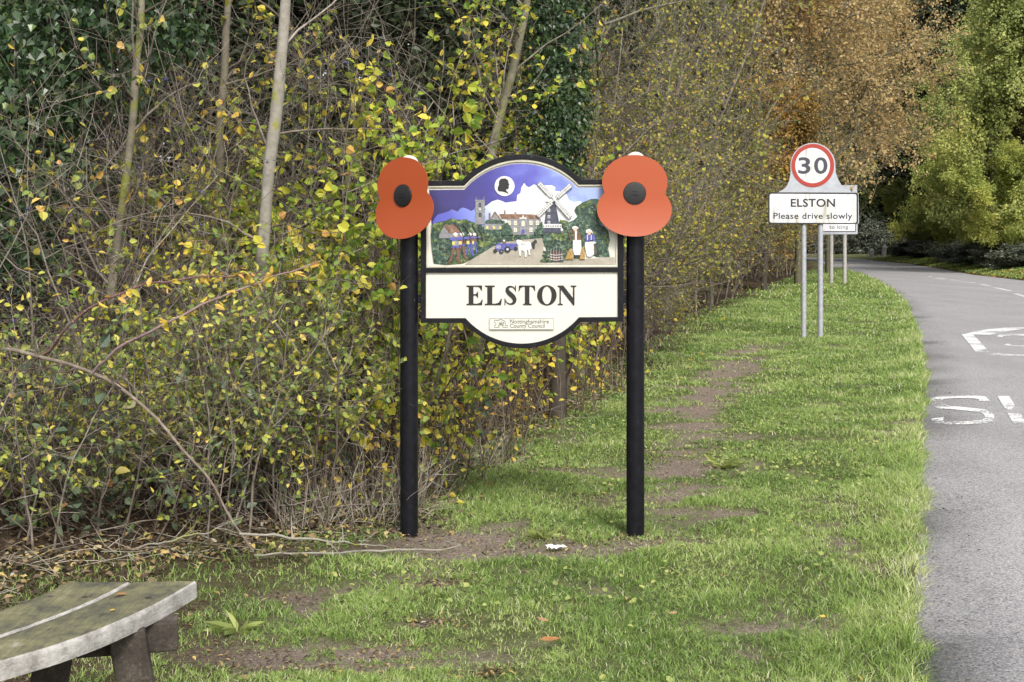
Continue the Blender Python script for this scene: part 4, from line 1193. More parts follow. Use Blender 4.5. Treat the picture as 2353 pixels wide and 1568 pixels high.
def zx(u, v, Y=YS - .03):
    """detail-sketch units of the village sign -> x, z in its own plane"""
    px = (1380 + u * .52305) * .612760; py = (520 + v * .52305) * .612760
    s = FPX / Y
    return ((px - CX) / s, EYE - (py - YH) / s)


def zl(loop, Y=YS - .03): return [zx(u, v, Y) for u, v in loop]


bx, _, _ = at(1200, 1240, YS)
vs = thing('village_sign', (bx, YS, 0), 'large black framed picture sign reading ELSTON on two black posts', 'village sign')


def rel(o):
    """put a mesh built in world coordinates under the village sign"""
    o.parent = vs; o.matrix_parent_inverse = vs.matrix_basis.inverted(); return o


def under(o, par, root=None):
    """a mesh built in world coordinates becomes a child of par; geometry is moved into par's own space"""
    bpy.context.view_layer.update()
    o.parent = par
    o.data.transform(par.matrix_world.inverted())
    return o


pr = .0432
for px_, top, tilt in ((940, 366, 0), (1460, 358, 0)):
    x, _, _ = at(px_, 1240, YS)
    zt = at(0, top + 14, YS)[2]
    mb = MB(); mb.lathe([(pr, -.3), (pr, zt)], (x, YS, 0), M['black'], 28)
    po = under(mb.build('post', None, True), vs)
    mb = MB(); mb.lathe([(pr + .001, zt + .0005), (pr + .003, zt + .006), (pr + .001, zt + .022), (pr * .78, zt + .036), (pr * .4, zt + .045), (.004, zt + .048)], (x, YS, 0), M['cream'], 24)
    under(mb.build('cap', None, True), po)

# frame: outer outline and two openings
YF = YS - .03
out = zl([(378, 302)]) + zl(arc3((672, 301), (1101, 112), (1530, 293), 40)) + zl([(1832, 291), (1832, 1313)]) + zl(arc3((1525, 1316), (1105, 1505), (690, 1322), 40)) + zl([(378, 1322)])
hole1 = zl([(415, 336)]) + zl(arc3((690, 335), (1101, 148), (1512, 327), 40)) + zl([(1792, 325), (1792, 925), (415, 929)])
hole2 = zl([(415, 962), (1792, 957), (1792, 1281)]) + zl(arc3((1512, 1283), (1105, 1471), (700, 1289), 40)) + zl([(415, 1290)])
V, F = shape([out, hole1, hole2], .05, .0015)
mb = MB(); mb.add(V + A([0, YF, 0]), F, M['black'])
under(mb.build('frame'), vs)
# brackets between frame and posts
for u, v in ((366, 1150), (366, 600), (1842, 1150), (1842, 600)):
    x, z = zx(u, v)
    mb = MB(); mb.box((x - .008, YF + .012, z - .022), (x + .008, YF + .038, z + .022), M['black'])
    under(mb.build('bracket', bevel=.002), vs)


def inset(loop, d):
    c = A(loop).mean(0); P = A(loop); return [tuple(p + (p - c) * d) for p in P]


# name panel and picture panel fill the openings behind the frame's front
V, F = shape([inset(hole2, .012)], .02)
mb = MB(); mb.add(V + A([0, YF + .012, 0]), F, M['cream']); name_panel = under(mb.build('name_panel'), vs)
V, F = shape([inset(hole1, .012)], .02)
mb = MB(); mb.add(V + A([0, YF + .014, 0]), F, M['cream'])
# moulded cream rim round the picture
rim_i = zl([(433, 352)]) + zl(arc3((693, 351), (1101, 168), (1508, 343), 40)) + zl([(1776, 341), (1776, 908), (433, 911)])
rim_o = zl([(417, 338)]) + zl(arc3((690, 337), (1101, 150), (1512, 329), 40)) + zl([(1790, 327), (1790, 923), (417, 927)])
V, F = shape([rim_o, rim_i], .010, .002)
mb.add(V + A([0, YF + .0055, 0]), F, plain('weathered_cream_rim', (.58, .55, .44), .5, .25, 18, .02))
pic = under(mb.build('picture_panel'), vs)

# serif letters
LET = {
 'E': ([[(0,0),(0,.05),(.12,.08),(.12,.92),(0,.95),(0,1),(.80,1),(.80,.74),(.76,.74),(.68,.90),(.58,.94),(.36,.94),(.36,.56),(.46,.56),(.54,.62),(.57,.70),(.60,.70),(.60,.36),(.57,.36),(.54,.44),(.46,.49),(.36,.49),(.36,.07),(.56,.07),(.70,.12),(.79,.28),(.83,.28),(.80,0)]], .83),
 'L': ([[(0,0),(0,.05),(.12,.08),(.12,.92),(0,.95),(0,1),(.50,1),(.50,.95),(.37,.92),(.37,.07),(.55,.07),(.70,.13),(.80,.32),(.85,.32),(.81,0)]], .85),
 'T': ([[(.22,0),(.22,.05),(.32,.08),(.32,.94),(.22,.94),(.10,.88),(.04,.72),(0,.72),(.02,1),(.83,1),(.85,.72),(.81,.72),(.75,.88),(.63,.94),(.55,.94),(.55,.08),(.66,.05),(.66,0)]], .85),
 'O': ([circ(.5, .5, .5, 40, .52), circ(.5, .5, .24, 40, .46)], 1.0),
 'N': ([[(0,0),(0,.04),(.10,.08),(.10,.90),(0,.95),(0,1),(.30,1),(.80,.36),(.80,.92),(.68,.95),(.68,1),(.98,1),(.98,.95),(.88,.92),(.88,-.02),(.82,-.02),(.17,.80),(.17,.08),(.28,.04),(.28,0)]], .98),
}
sp = A([(.57,.77,.015),(.50,.90,.035),(.34,.965,.04),(.18,.90,.08),(.14,.77,.115),(.22,.63,.135),(.36,.52,.14),(.50,.38,.135),(.55,.24,.115),(.49,.10,.08),(.33,.035,.04),(.15,.09,.03),(.05,.26,.015)])
tt_ = np.linspace(0, len(sp) - 1, 50); sp2 = np.stack([np.interp(tt_, range(len(sp)), sp[:, k]) for k in range(3)], 1)
for _ in range(3): sp2[1:-1] = (sp2[:-2] + 2 * sp2[1:-1] + sp2[2:]) / 4
T = norm(np.gradient(sp2[:, :2], axis=0)); Nn = np.stack([-T[:, 1], T[:, 0]], 1)
sl = [tuple(p) for p in (sp2[:, :2] + Nn * sp2[:, 2:3] * .85)] + [tuple(p) for p in (sp2[:, :2] - Nn * sp2[:, 2:3] * .85)[::-1]]
LET['S'] = ([sl, ], .64)
TICK = [[(.555, 1.01), (.60, 1.01), (.60, .69), (.555, .69)], [(.015, -.01), (.06, -.01), (.06, .33), (.015, .33)]]
mb = MB()
for ch, u0, u1 in (('E', 705, 822), ('L', 838, 960), ('S', 977, 1066), ('T', 1080, 1200), ('O', 1213, 1353), ('N', 1360, 1495)):
    lp, w = LET[ch]
    sets = [lp] + ([[t_] for t_ in TICK] if ch == 'S' else [])
    for st_ in sets:
        loops = [[zx(u0 + (u1 - u0) * a / w, 1194 - 140 * b) for a, b in q] for q in st_]
        V, F = shape(loops, .005, .0004)
        mb.add(V + A([0, YF + .008 + (.0004 if st_ is not lp else 0), 0]), F, M['ink'])
under(mb.build('lettering'), name_panel)
# council plaque
x0, z1 = zx(870, 1288); x1, z0 = zx(1333, 1370)
mb = MB(); mb.box((x0, YF + .004, z0), (x1, YF + .0125, z1), M['cream'])
pl = under(mb.build('plaque', bevel=.0015), vs)
e = .0025
for a, b, c, d in ((x0, x1, z1 - e, z1), (x0, x1, z0, z0 + e), (x0, x0 + e, z0 + e, z1 - e), (x1 - e, x1, z0 + e, z1 - e)):
    pass
V, F = shape([[(x0, z0), (x1, z0), (x1, z1), (x0, z1)], [(x0 + e, z0 + e), (x1 - e, z0 + e), (x1 - e, z1 - e), (x0 + e, z1 - e)]], .003)
mb = MB(); mb.add(V + A([0, YF + .0022, 0]), F, plain('plaque_border', (.40, .39, .33), .5, .2, 30)); under(mb.build('border'), pl)
mb = MB()
for body, u0, u1, v0, v1 in (('Nottinghamshire', 1018, 1297, 1336, 1297), ('County Council', 1018, 1267, 1367, 1328)):
    V, F = text(body, .001, .005)
    a, b = zx(u0, v0); c, d = zx(u1, v1)
    mb.add(fit(V, a, c, b, d, YF + .0028), F, M['grey_ink'])
under(mb.build('lettering'), pl)
mb = MB()
def stroke(pts, w, Y, m, mb, d=.001):
    V, F = strip2(pts, w); n = len(V)
    mb.add(np.stack([V[:, 0], np.full(n, Y), V[:, 1]], 1), [f[::-1] for f in F], m)
nl_ = zl([(935, 1303), (905, 1303), (905, 1321), (917, 1321), (917, 1340), (905, 1340), (905, 1353), (945, 1353)]); stroke(nl_, .0028, YF + .0029, M['grey_ink'], mb)
nl_ = zl([(935, 1303), (955, 1298), (978, 1308), (987, 1325), (988, 1340), (1003, 1340), (1003, 1353), (962, 1353)]); stroke(nl_, .0028, YF + .0029, M['grey_ink'], mb)
for k in range(46):
    a = rng.uniform(0, pi); r_ = 26 * math.sqrt(rng.random()); u = 957 + r_ * cos(a) * 1.1; v = 1345 - r_ * sin(a) * 1.25
    V, F = shape([zl(circ(u, v, 2.6, 6))], .001); mb.add(V + A([0, YF + .0026 + .00002 * k, 0]), F, M['grey_ink'])
under(mb.build('emblem'), pl)

# ---- carved and painted picture, layer by layer
def paint(name, stops, scale=60.0, bump=.4, rough=.45):
    m, nt, p, o = mat(name)
    tc = N(nt, 'ShaderNodeTexCoord'); nz = N(nt, 'ShaderNodeTexNoise', Scale=scale, Detail=5.0, Roughness=.7)
    nt.links.new(tc.outputs['Object'], nz.inputs['Vector'])
    rp = ramp(nt, stops); nt.links.new(nz.outputs['Fac'], rp.inputs['Fac']); nt.links.new(rp.outputs['Color'], p.inputs['Base Color'])
    p.inputs['Roughness'].default_value = rough
    if bump:
        b = N(nt, 'ShaderNodeBump', Strength=bump, Distance=.004); nt.links.new(nz.outputs['Fac'], b.inputs['Height']); nt.links.new(b.outputs['Normal'], p.inputs['Normal'])
    return m


def wash(name, a, b, stops, scale=9.0, amt=.35):
    """brushed paint that runs from point a to point b of the panel"""
    m, nt, p, o = mat(name)
    ge = N(nt, 'ShaderNodeNewGeometry'); sx = N(nt, 'ShaderNodeVectorMath', operation='DOT_PRODUCT')
    a = A([a[0], 0, a[1]]); b = A([b[0], 0, b[1]]); d = (b - a) / ((b - a) @ (b - a))
    tc = N(nt, 'ShaderNodeTexCoord'); sx.inputs[1].default_value = tuple(d)
    nt.links.new(tc.outputs['Object'], sx.inputs[0])
    nz = N(nt, 'ShaderNodeTexNoise', Scale=scale, Detail=5.0); nt.links.new(tc.outputs['Object'], nz.inputs['Vector'])
    m1 = N(nt, 'ShaderNodeMath', operation='MULTIPLY_ADD'); m1.inputs[1].default_value = amt * 2; m1.inputs[2].default_value = -amt - float((a - A([bx, 0, 0])) @ d)
    nt.links.new(nz.outputs['Fac'], m1.inputs[0])
    m2 = N(nt, 'ShaderNodeMath', operation='ADD'); nt.links.new(sx.outputs['Value'], m2.inputs[0]); nt.links.new(m1.outputs[0], m2.inputs[1])
    rp = ramp(nt, stops); nt.links.new(m2.outputs[0], rp.inputs['Fac']); nt.links.new(rp.outputs['Color'], p.inputs['Base Color'])
    p.inputs['Roughness'].default_value = .4
    return m


P_ = {
 'sky': wash('painted_blue_sky', zx(560, 560), zx(1500, 300), [(0, (.030, .024, .11)), (.4, (.05, .043, .235)), (.65, (.10, .10, .42)), (.85, (.17, .21, .53)), (1, (.30, .38, .62))]),
 'cloud': wash('painted_cloud', zx(640, 640), zx(1080, 440), [(0, (.10, .11, .46)), (.35, (.21, .26, .60)), (.6, (.55, .61, .68)), (.8, (.68, .68, .68))], 7, .12),
 'leaf': paint('painted_foliage', [(.36, (.006, .018, .012)), (.47, (.022, .055, .037)), (.57, (.065, .115, .07)), (.68, (.27, .33, .26))], 75),
 'leafy': paint('painted_bright_foliage', [(.36, (.012, .03, .012)), (.48, (.05, .09, .022)), (.58, (.16, .20, .045)), (.70, (.36, .39, .19))], 75),
 'road': paint('painted_track', [(.3, (.25, .22, .165)), (.6, (.36, .33, .27)), (.75, (.50, .47, .41))], 14, .05),
 'stone': paint('painted_grey_stone', [(.3, (.12, .12, .13)), (.6, (.26, .26, .27)), (.75, (.42, .42, .42))], 90, .2),
 'roof': paint('painted_brown_roof', [(.3, (.10, .05, .03)), (.6, (.24, .14, .09)), (.75, (.42, .32, .24))], 60, .2),
 'mill': paint('painted_blue_black', [(.3, (.030, .032, .052)), (.7, (.075, .08, .12))], 40, .05),
 'white': paint('painted_white', [(.3, (.42, .42, .40)), (.6, (.68, .68, .66))], 80, .1),
 'blue': paint('painted_blue', [(.3, (.04, .04, .17)), (.7, (.13, .13, .45))], 80, .1),
 'brown': paint('painted_brown', [(.3, (.07, .03, .015)), (.7, (.22, .11, .06))], 80, .1),
 'straw': paint('painted_straw', [(.3, (.20, .10, .02)), (.7, (.50, .34, .10))], 90, .2),
 'dark': paint('painted_dark', [(.3, (.008, .010, .012)), (.7, (.03, .035, .035))], 60, .1),
 'yellow': paint('painted_yellow', [(.3, (.42, .36, .10)), (.7, (.66, .60, .22))], 80, .1),
 'skin': paint('painted_skin', [(.3, (.50, .32, .24)), (.7, (.70, .52, .42))], 80, 0),
 'pane': paint('painted_window', [(.3, (.40, .40, .30)), (.7, (.74, .72, .55))], 200, 0),
 'ink': M['ink'],
}


class Rel:
    """one carved motif: flat cut pieces stacked proud of the panel, one mesh"""
    def __init__(self, base): self.mb = MB(); self.b = base; self.k = 0

    def p(self, loop, m, d=0.0, th=.004):
        V, F = shape([zl(loop)], th, .0006)
        self.mb.add(V + A([0, YF + .0135 - self.b - d - .00006 * self.k, 0]), F, P_[m]); self.k += 1
        return self

    def c(self, u, v, r, m, d=0.0, ry=None, n=16): return self.p(circ(u, v, r, n, ry), m, d)

    def r(self, u0, v0, u1, v1, m, d=0.0): return self.p([(u0, v0), (u1, v0), (u1, v1), (u0, v1)], m, d)

    def end(self, name): return under(self.mb.build(name), pic)


def lumps(rl, poly, n, mats, r0, r1, d0):
    P = A(poly, float)
    lo, hi = P.min(0), P.max(0); k = 0; tries = 0
    while k < n and tries < n * 20:
        tries += 1
        q = lo + (hi - lo) * rng.random(2)
        x0_, y0_ = P[:, 0], P[:, 1]; x1_, y1_ = np.roll(x0_, -1), np.roll(y0_, -1)
        c_ = ((y0_ > q[1]) != (y1_ > q[1])) & (q[0] < (x1_ - x0_) * (q[1] - y0_) / np.where(y1_ == y0_, 1e-9, y1_ - y0_) + x0_)
        if c_.sum() % 2 == 0: continue
        r_ = rng.uniform(r0, r1)
        rl.p([(q[0] + r_ * rng.uniform(.6, 1.2) * cos(t_), q[1] + r_ * .75 * rng.uniform(.6, 1.2) * sin(t_)) for t_ in np.linspace(0, 2 * pi, 8)[:-1]], mats[k % len(mats)], d0 + .0008 * rng.random()); k += 1; rl.k -= 1
    return rl


Rel(.001).p([(437, 368)] + arc3((690, 366), (1101, 180), (1500, 352), 36) + [(1700, 352), (1772, 352), (1772, 620), (455, 620)], 'sky').end('sky')
Rel(.0022).p([(462, 600), (480, 565), (500, 545), (540, 535), (575, 522), (600, 508), (620, 515), (640, 525), (660, 503), (680, 495), (710, 505), (740, 520), (770, 500), (800, 494), (850, 480), (890, 450), (930, 438), (960, 448), (985, 460), (1030, 454), (1065, 450), (1070, 405), (1092, 392), (1100, 350), (1120, 318), (1135, 340), (1155, 350), (1190, 328), (1230, 345), (1260, 335), (1320, 335), (1345, 350), (1340, 375), (1400, 380), (1425, 400), (1440, 440), (1475, 455), (1530, 450), (1530, 475), (1490, 510), (1505, 570), (1440, 600), (1440, 660), (462, 660)], 'cloud').end('cloud')
Rel(.0022).p([(690, 905), (740, 870), (870, 790), (960, 745), (1050, 720), (1250, 712), (1262, 820), (1240, 880), (1400, 872), (1770, 850), (1770, 903), (690, 905)], 'road').end('track')
HR = Rel(.004).p([(455, 615), (500, 600), (560, 588), (600, 570), (640, 584), (700, 578), (760, 603), (800, 610), (840, 640), (900, 660), (1000, 640), (1040, 690), (1200, 690), (1250, 665), (1255, 712), (1100, 725), (960, 742), (900, 770), (800, 830), (740, 868), (680, 895), (560, 907), (470, 897), (455, 800), (448, 700)], 'leaf').p([(470, 612), (560, 592), (600, 572), (640, 586), (700, 580), (790, 612), (700, 612), (600, 600), (530, 640), (470, 680)], 'leafy').p([(810, 670), (870, 690), (900, 720), (860, 770), (800, 790), (790, 730)], 'leafy').p([(560, 905), (680, 893), (740, 866), (690, 860), (600, 880)], 'leafy')
lumps(HR, [(460, 690), (500, 620), (600, 578), (700, 590), (790, 620), (840, 650), (1000, 650), (1030, 695), (1240, 680), (1245, 706), (950, 735), (860, 780), (740, 860), (680, 885), (560, 895), (475, 885)], 150, ['leaf', 'dark', 'leaf', 'leafy'], 7, 16, .0002).end('hedgerow')
OG = Rel(.0035).p([(1440, 600), (1470, 590), (1500, 560), (1478, 520), (1492, 488), (1540, 458), (1600, 433), (1650, 432), (1700, 470), (1700, 600), (1660, 612), (1700, 640), (1722, 660), (1735, 730), (1722, 780), (1735, 848), (1640, 850), (1560, 800), (1400, 780), (1400, 650), (1365, 610), (1380, 580), (1410, 585)], 'leaf').p([(1375, 582), (1410, 585), (1440, 602), (1420, 640), (1385, 620)], 'leafy').p([(1500, 490), (1560, 455), (1600, 440), (1590, 480), (1540, 500)], 'leafy').p([(1690, 690), (1722, 680), (1728, 780), (1700, 760)], 'leafy')
lumps(OG, [(1450, 605), (1510, 560), (1485, 520), (1500, 492), (1600, 440), (1650, 440), (1695, 480), (1690, 640), (1722, 690), (1725, 840), (1650, 845), (1410, 770), (1385, 600)], 110, ['leaf', 'dark', 'leaf', 'leafy'], 7, 16, .0002).end('oak_grove')
rl = Rel(.0055).r(770, 445, 836, 616, 'stone').r(764, 500, 841, 508, 'stone', .001).r(766, 556, 840, 562, 'stone', .001).r(766, 440, 839, 448, 'stone', .001)
for u in (770, 777, 823, 830): rl.p([(u, 444), (u + 2, 398), (u + 5, 444)], 'stone')
rl.p([(793, 490), (793, 468), (802, 456), (811, 468), (811, 490)], 'dark', .001).c(803, 508, 7, 'white', .0012).p([(793, 562), (793, 540), (803, 528), (813, 540), (813, 562)], 'dark', .001).r(800, 470, 804, 490, 'stone', .0012).r(801, 540, 805, 562, 'stone', .0012)
rl.r(834, 612, 972, 655, 'stone', -.001)
for k in range(9): rl.r(836 + k * 15.4, 604, 844 + k * 15.4, 613, 'stone', -.001)
for u in (855, 902, 948): rl.p([(u - 9, 650), (u - 9, 634), (u, 624), (u + 9, 634), (u + 9, 650)], 'yellow', .0005)
rl.end('church_tower')
rl = Rel(.0052).r(1000, 574, 1240, 690, 'stone').p([(940, 540), (1190, 543), (1238, 576), (960, 576)], 'roof', .001).p([(868, 598), (908, 528), (965, 606), (965, 620), (868, 606)], 'stone', .0008).p([(862, 600), (906, 524), (914, 524), (980, 612), (968, 612), (908, 536), (872, 600)], 'roof', .0015).r(866, 532, 878, 575, 'roof', .0005).r(976, 514, 986, 545, 'roof').r(1050, 528, 1064, 545, 'roof').p([(845, 584), (900, 578), (980, 590), (985, 612), (840, 606)], 'leaf', .002)
rl.r(1084, 572, 1140, 690, 'stone', .002).p([(1082, 576), (1092, 566), (1104, 566), (1112, 546), (1120, 566), (1132, 566), (1142, 576)], 'white', .0025).r(1100, 652, 1122, 686, 'blue', .003).p([(1100, 628), (1100, 598), (1112, 586), (1124, 598), (1124, 628)], 'pane', .003)
for u in (1000, 1044, 1156, 1202):
    for v in (590, 640): rl.r(u, v, u + 24, v + 32, 'pane', .0012).r(u + 11, v, u + 13, v + 32, 'stone', .0016).r(u, v + 15, u + 24, v + 17, 'stone', .0016)
rl.p([(960, 620), (1000, 600), (1030, 650), (1042, 692), (960, 692)], 'leaf', .003).p([(1250, 590), (1225, 620), (1190, 668), (1190, 690), (1260, 690)], 'leaf', .003)
rl.end('manor_house')
rl = Rel(.007).p([(1284, 452), (1342, 452), (1374, 615), (1264, 615)], 'mill').p([(1258, 640), (1380, 640), (1386, 676), (1252, 676)], 'mill').p([(1268, 454), (1270, 420), (1288, 398), (1318, 410), (1344, 454)], 'white', .0005).r(1250, 613, 1388, 641, 'white', .002)
for k in range(8): rl.c(1260 + k * 17, 628, 5, 'dark', .0025, n=8)
for v in (518, 564, 605): rl.r(1288, v - 14, 1306, v + 8, 'white', .001).r(1291, v - 11, 1303, v + 5, 'stone', .0015)
for (ue, ve) in ((1223, 318), (1457, 332), (1212, 560), (1452, 570)):
    du, dv = ue - 1336, ve - 438; L_ = math.hypot(du, dv); du /= L_; dv /= L_; pu, pv = -dv, du
    q = lambda s, w: (1336 + du * s + pu * w, 438 + dv * s + pv * w)
    rl.p([q(26, -17), q(L_, -17), q(L_, 17), q(26, 17)], 'stone', .004)
    for k in range(9):
        s0_ = 30 + (L_ - 34) * k / 9; s1_ = s0_ + (L_ - 34) / 9 - 2.6
        rl.p([q(s0_, -14), q(s1_, -14), q(s1_, -1.5), q(s0_, -1.5)], 'white', .0047).p([q(s0_, 1.5), q(s1_, 1.5), q(s1_, 14), q(s0_, 14)], 'white', .0047)
    rl.p([q(-4, -3), q(34, -3), q(34, 3), q(-4, 3)], 'white', .0052)
rl.c(1336, 438, 9, 'white', .006)
rl.end('windmill')
rl = Rel(.004).c(979, 341, 72, 'white', n=40).p([(942, 300), (955, 287), (985, 285), (1003, 296), (1008, 318), (1015, 332), (1009, 338), (1010, 352), (1004, 362), (990, 365), (992, 374), (1004, 388), (1003, 396), (985, 386), (962, 380), (938, 378), (930, 372), (930, 350), (938, 330), (938, 312)], 'ink', .001)
rl.end('silhouette_medallion')
rl = Rel(.006).p([(508, 695), (535, 640), (552, 622), (580, 682), (675, 672), (690, 715), (508, 716)], 'stone').p([(538, 622), (636, 617), (674, 672), (583, 681)], 'roof', .001).c(560, 650, 3, 'dark', .001, n=8).c(558, 672, 3, 'dark', .001, n=8)
rl.end('cottage')
def archer(u, v, k, jersey, hose):
    rl = Rel(.0085 - .0006 * k)
    q = lambda pts: [(u + a * (1 - .12 * k), v + b * (1 - .12 * k)) for a, b in pts]
    rl.p(q([(-14, 66), (2, 66), (-24, 168), (-42, 190), (-56, 190), (-40, 160)]), hose).p(q([(2, 66), (20, 66), (32, 150), (44, 186), (26, 186), (14, 150)]), hose)
    rl.p(q([(-34, 84), (-18, 62), (22, 62), (28, 84), (0, 76)]), 'blue', .0006).p(q([(-24, 20), (24, 16), (26, 66), (-22, 66)]), jersey, .0005).r(u - 22, v + 34, u, v + 58, 'yellow', .001)
    rl.p(q([(-44, 12), (-20, 2), (30, 8), (66, 10), (66, 20), (24, 24), (-20, 26), (-42, 22)]), 'blue', .0014).c(u + 4, v - 12, 13, 'skin', .001).p(q([(-16, -10), (-12, -28), (4, -34), (18, -22), (20, -12)]), 'white', .0016)
    bowp = [(u - 10 + 14 * k, v - 98 + 6 * k), (u + 30, v - 60), (u + 58, v - 8), (u + 62, v + 40)]
    P0 = A(bowp, float); T_ = norm(np.gradient(P0, axis=0)); Q = np.stack([-T_[:, 1], T_[:, 0]], 1) * 3.4
    rl.p([tuple(a) for a in P0 + Q] + [tuple(a) for a in (P0 - Q)[::-1]], 'dark', .002)
    rl.end('archer')
archer(760, 700, 3, 'brown', 'blue'); archer(728, 700, 2, 'brown', 'blue'); archer(672, 703, 1, 'brown', 'brown'); archer(625, 706, 0, 'stone', 'brown')
rl = Rel(.0065).p([(915, 770), (925, 754), (978, 750), (985, 770), (1062, 758), (1064, 792), (1000, 800), (972, 806), (910, 806)], 'blue').r(985, 752, 1068, 768, 'blue', .0006).c(1000, 795, 23, 'dark', .001).c(1000, 795, 8, 'white', .0016).c(956, 810, 16, 'dark', .001).c(956, 810, 6, 'stone', .0016).c(912, 806, 14, 'dark', .001).c(1060, 790, 14, 'dark').p([(966, 752), (968, 738), (988, 738), (990, 756)], 'brown', .001).c(976, 733, 8, 'white', .0012, n=10)
for k in range(4): rl.r(922 + k * 8, 768, 926 + k * 8, 790, 'white', .0012)
rl.end('tractor')
rl = Rel(.007).p([(1062, 735), (1072, 724), (1098, 730), (1110, 742), (1150, 738), (1168, 750), (1172, 790), (1160, 800), (1164, 836), (1152, 836), (1148, 800), (1140, 800), (1136, 848), (1124, 850), (1122, 812), (1100, 800), (1096, 842), (1084, 842), (1078, 790), (1080, 766), (1066, 752)], 'white').p([(1096, 756), (1112, 752), (1128, 760), (1120, 796), (1108, 790)], 'stone', .0004).c(1112, 778, 15, 'white', .001, 20).p([(1170, 752), (1190, 735), (1196, 722), (1210, 730), (1212, 748), (1200, 750), (1194, 790), (1184, 792)], 'dark', -.001)
rl.end('cow')
rl = Rel(.006).p([(1250, 700), (1262, 682), (1310, 668), (1400, 664), (1440, 690), (1462, 730), (1452, 800), (1400, 885), (1250, 888), (1232, 880), (1262, 850), (1278, 790), (1256, 740)], 'leaf').p([(1300, 690), (1400, 676), (1440, 700), (1400, 730), (1320, 720)], 'leafy', .0006).p([(1238, 884), (1268, 850), (1300, 880)], 'leafy', .0006)
lumps(rl, [(1260, 700), (1310, 675), (1400, 670), (1450, 730), (1440, 800), (1400, 870), (1260, 875)], 60, ['leaf', 'dark', 'leafy'], 6, 13, .0004)
rl.end('reed_bed')
rl = Rel(.008).p([(1302, 822), (1310, 812), (1350, 808), (1390, 812), (1398, 824), (1386, 874), (1350, 884), (1314, 876)], 'brown')
for v in (828, 846, 864): rl.p([(1304, v), (1350, v + 6), (1396, v), (1395, v + 6), (1350, v + 12), (1305, v + 6)], 'white', .0006)
for k in range(9): rl.p([(1312 + k * 9.4, 876), (1308 + k * 10.4, 780 + abs(k - 4) * 5), (1312 + k * 10.4, 780 + abs(k - 4) * 5), (1316 + k * 9.4, 876)], 'dark' if k % 2 else 'stone', .0009)
rl.end('basket')
rl = Rel(.008).p([(1464, 660), (1472, 690), (1470, 730), (1530, 730), (1524, 690), (1512, 664), (1490, 656)], 'brown').r(1484, 664, 1498, 728, 'white', .0005).p([(1470, 728), (1528, 728), (1532, 790), (1520, 836), (1480, 836), (1468, 800)], 'white', .0006).c(1486, 648, 16, 'skin', .0006).p([(1462, 650), (1466, 634), (1486, 626), (1506, 636), (1512, 650), (1488, 640)], 'white', .0012).p([(1428, 652), (1434, 648), (1462, 740), (1456, 744)], 'brown', .0012).r(1476, 834, 1520, 858, 'dark').p([(1446, 790), (1462, 796), (1474, 866), (1414, 868), (1426, 830)], 'straw', .0012)
rl.end('woman')
rl = Rel(.008).p([(1560, 700), (1572, 686), (1606, 684), (1628, 700), (1634, 746), (1616, 748), (1612, 724), (1560, 746)], 'blue').p([(1556, 744), (1620, 738), (1640, 748), (1620, 756), (1622, 830), (1600, 848), (1570, 846), (1556, 780)], 'white', .0006).c(1586, 676, 15, 'skin', .0006).p([(1564, 682), (1564, 656), (1586, 646), (1606, 660), (1616, 688), (1600, 672), (1582, 664)], 'white', .0012).r(1571, 690, 1577, 728, 'white', .001).r(1598, 690, 1604, 728, 'white', .001).p([(1534, 790), (1550, 768), (1556, 866), (1516, 866)], 'straw', .001).p([(1616, 756), (1624, 752), (1640, 830), (1632, 836)], 'brown', .0008)
rl.end('woman')

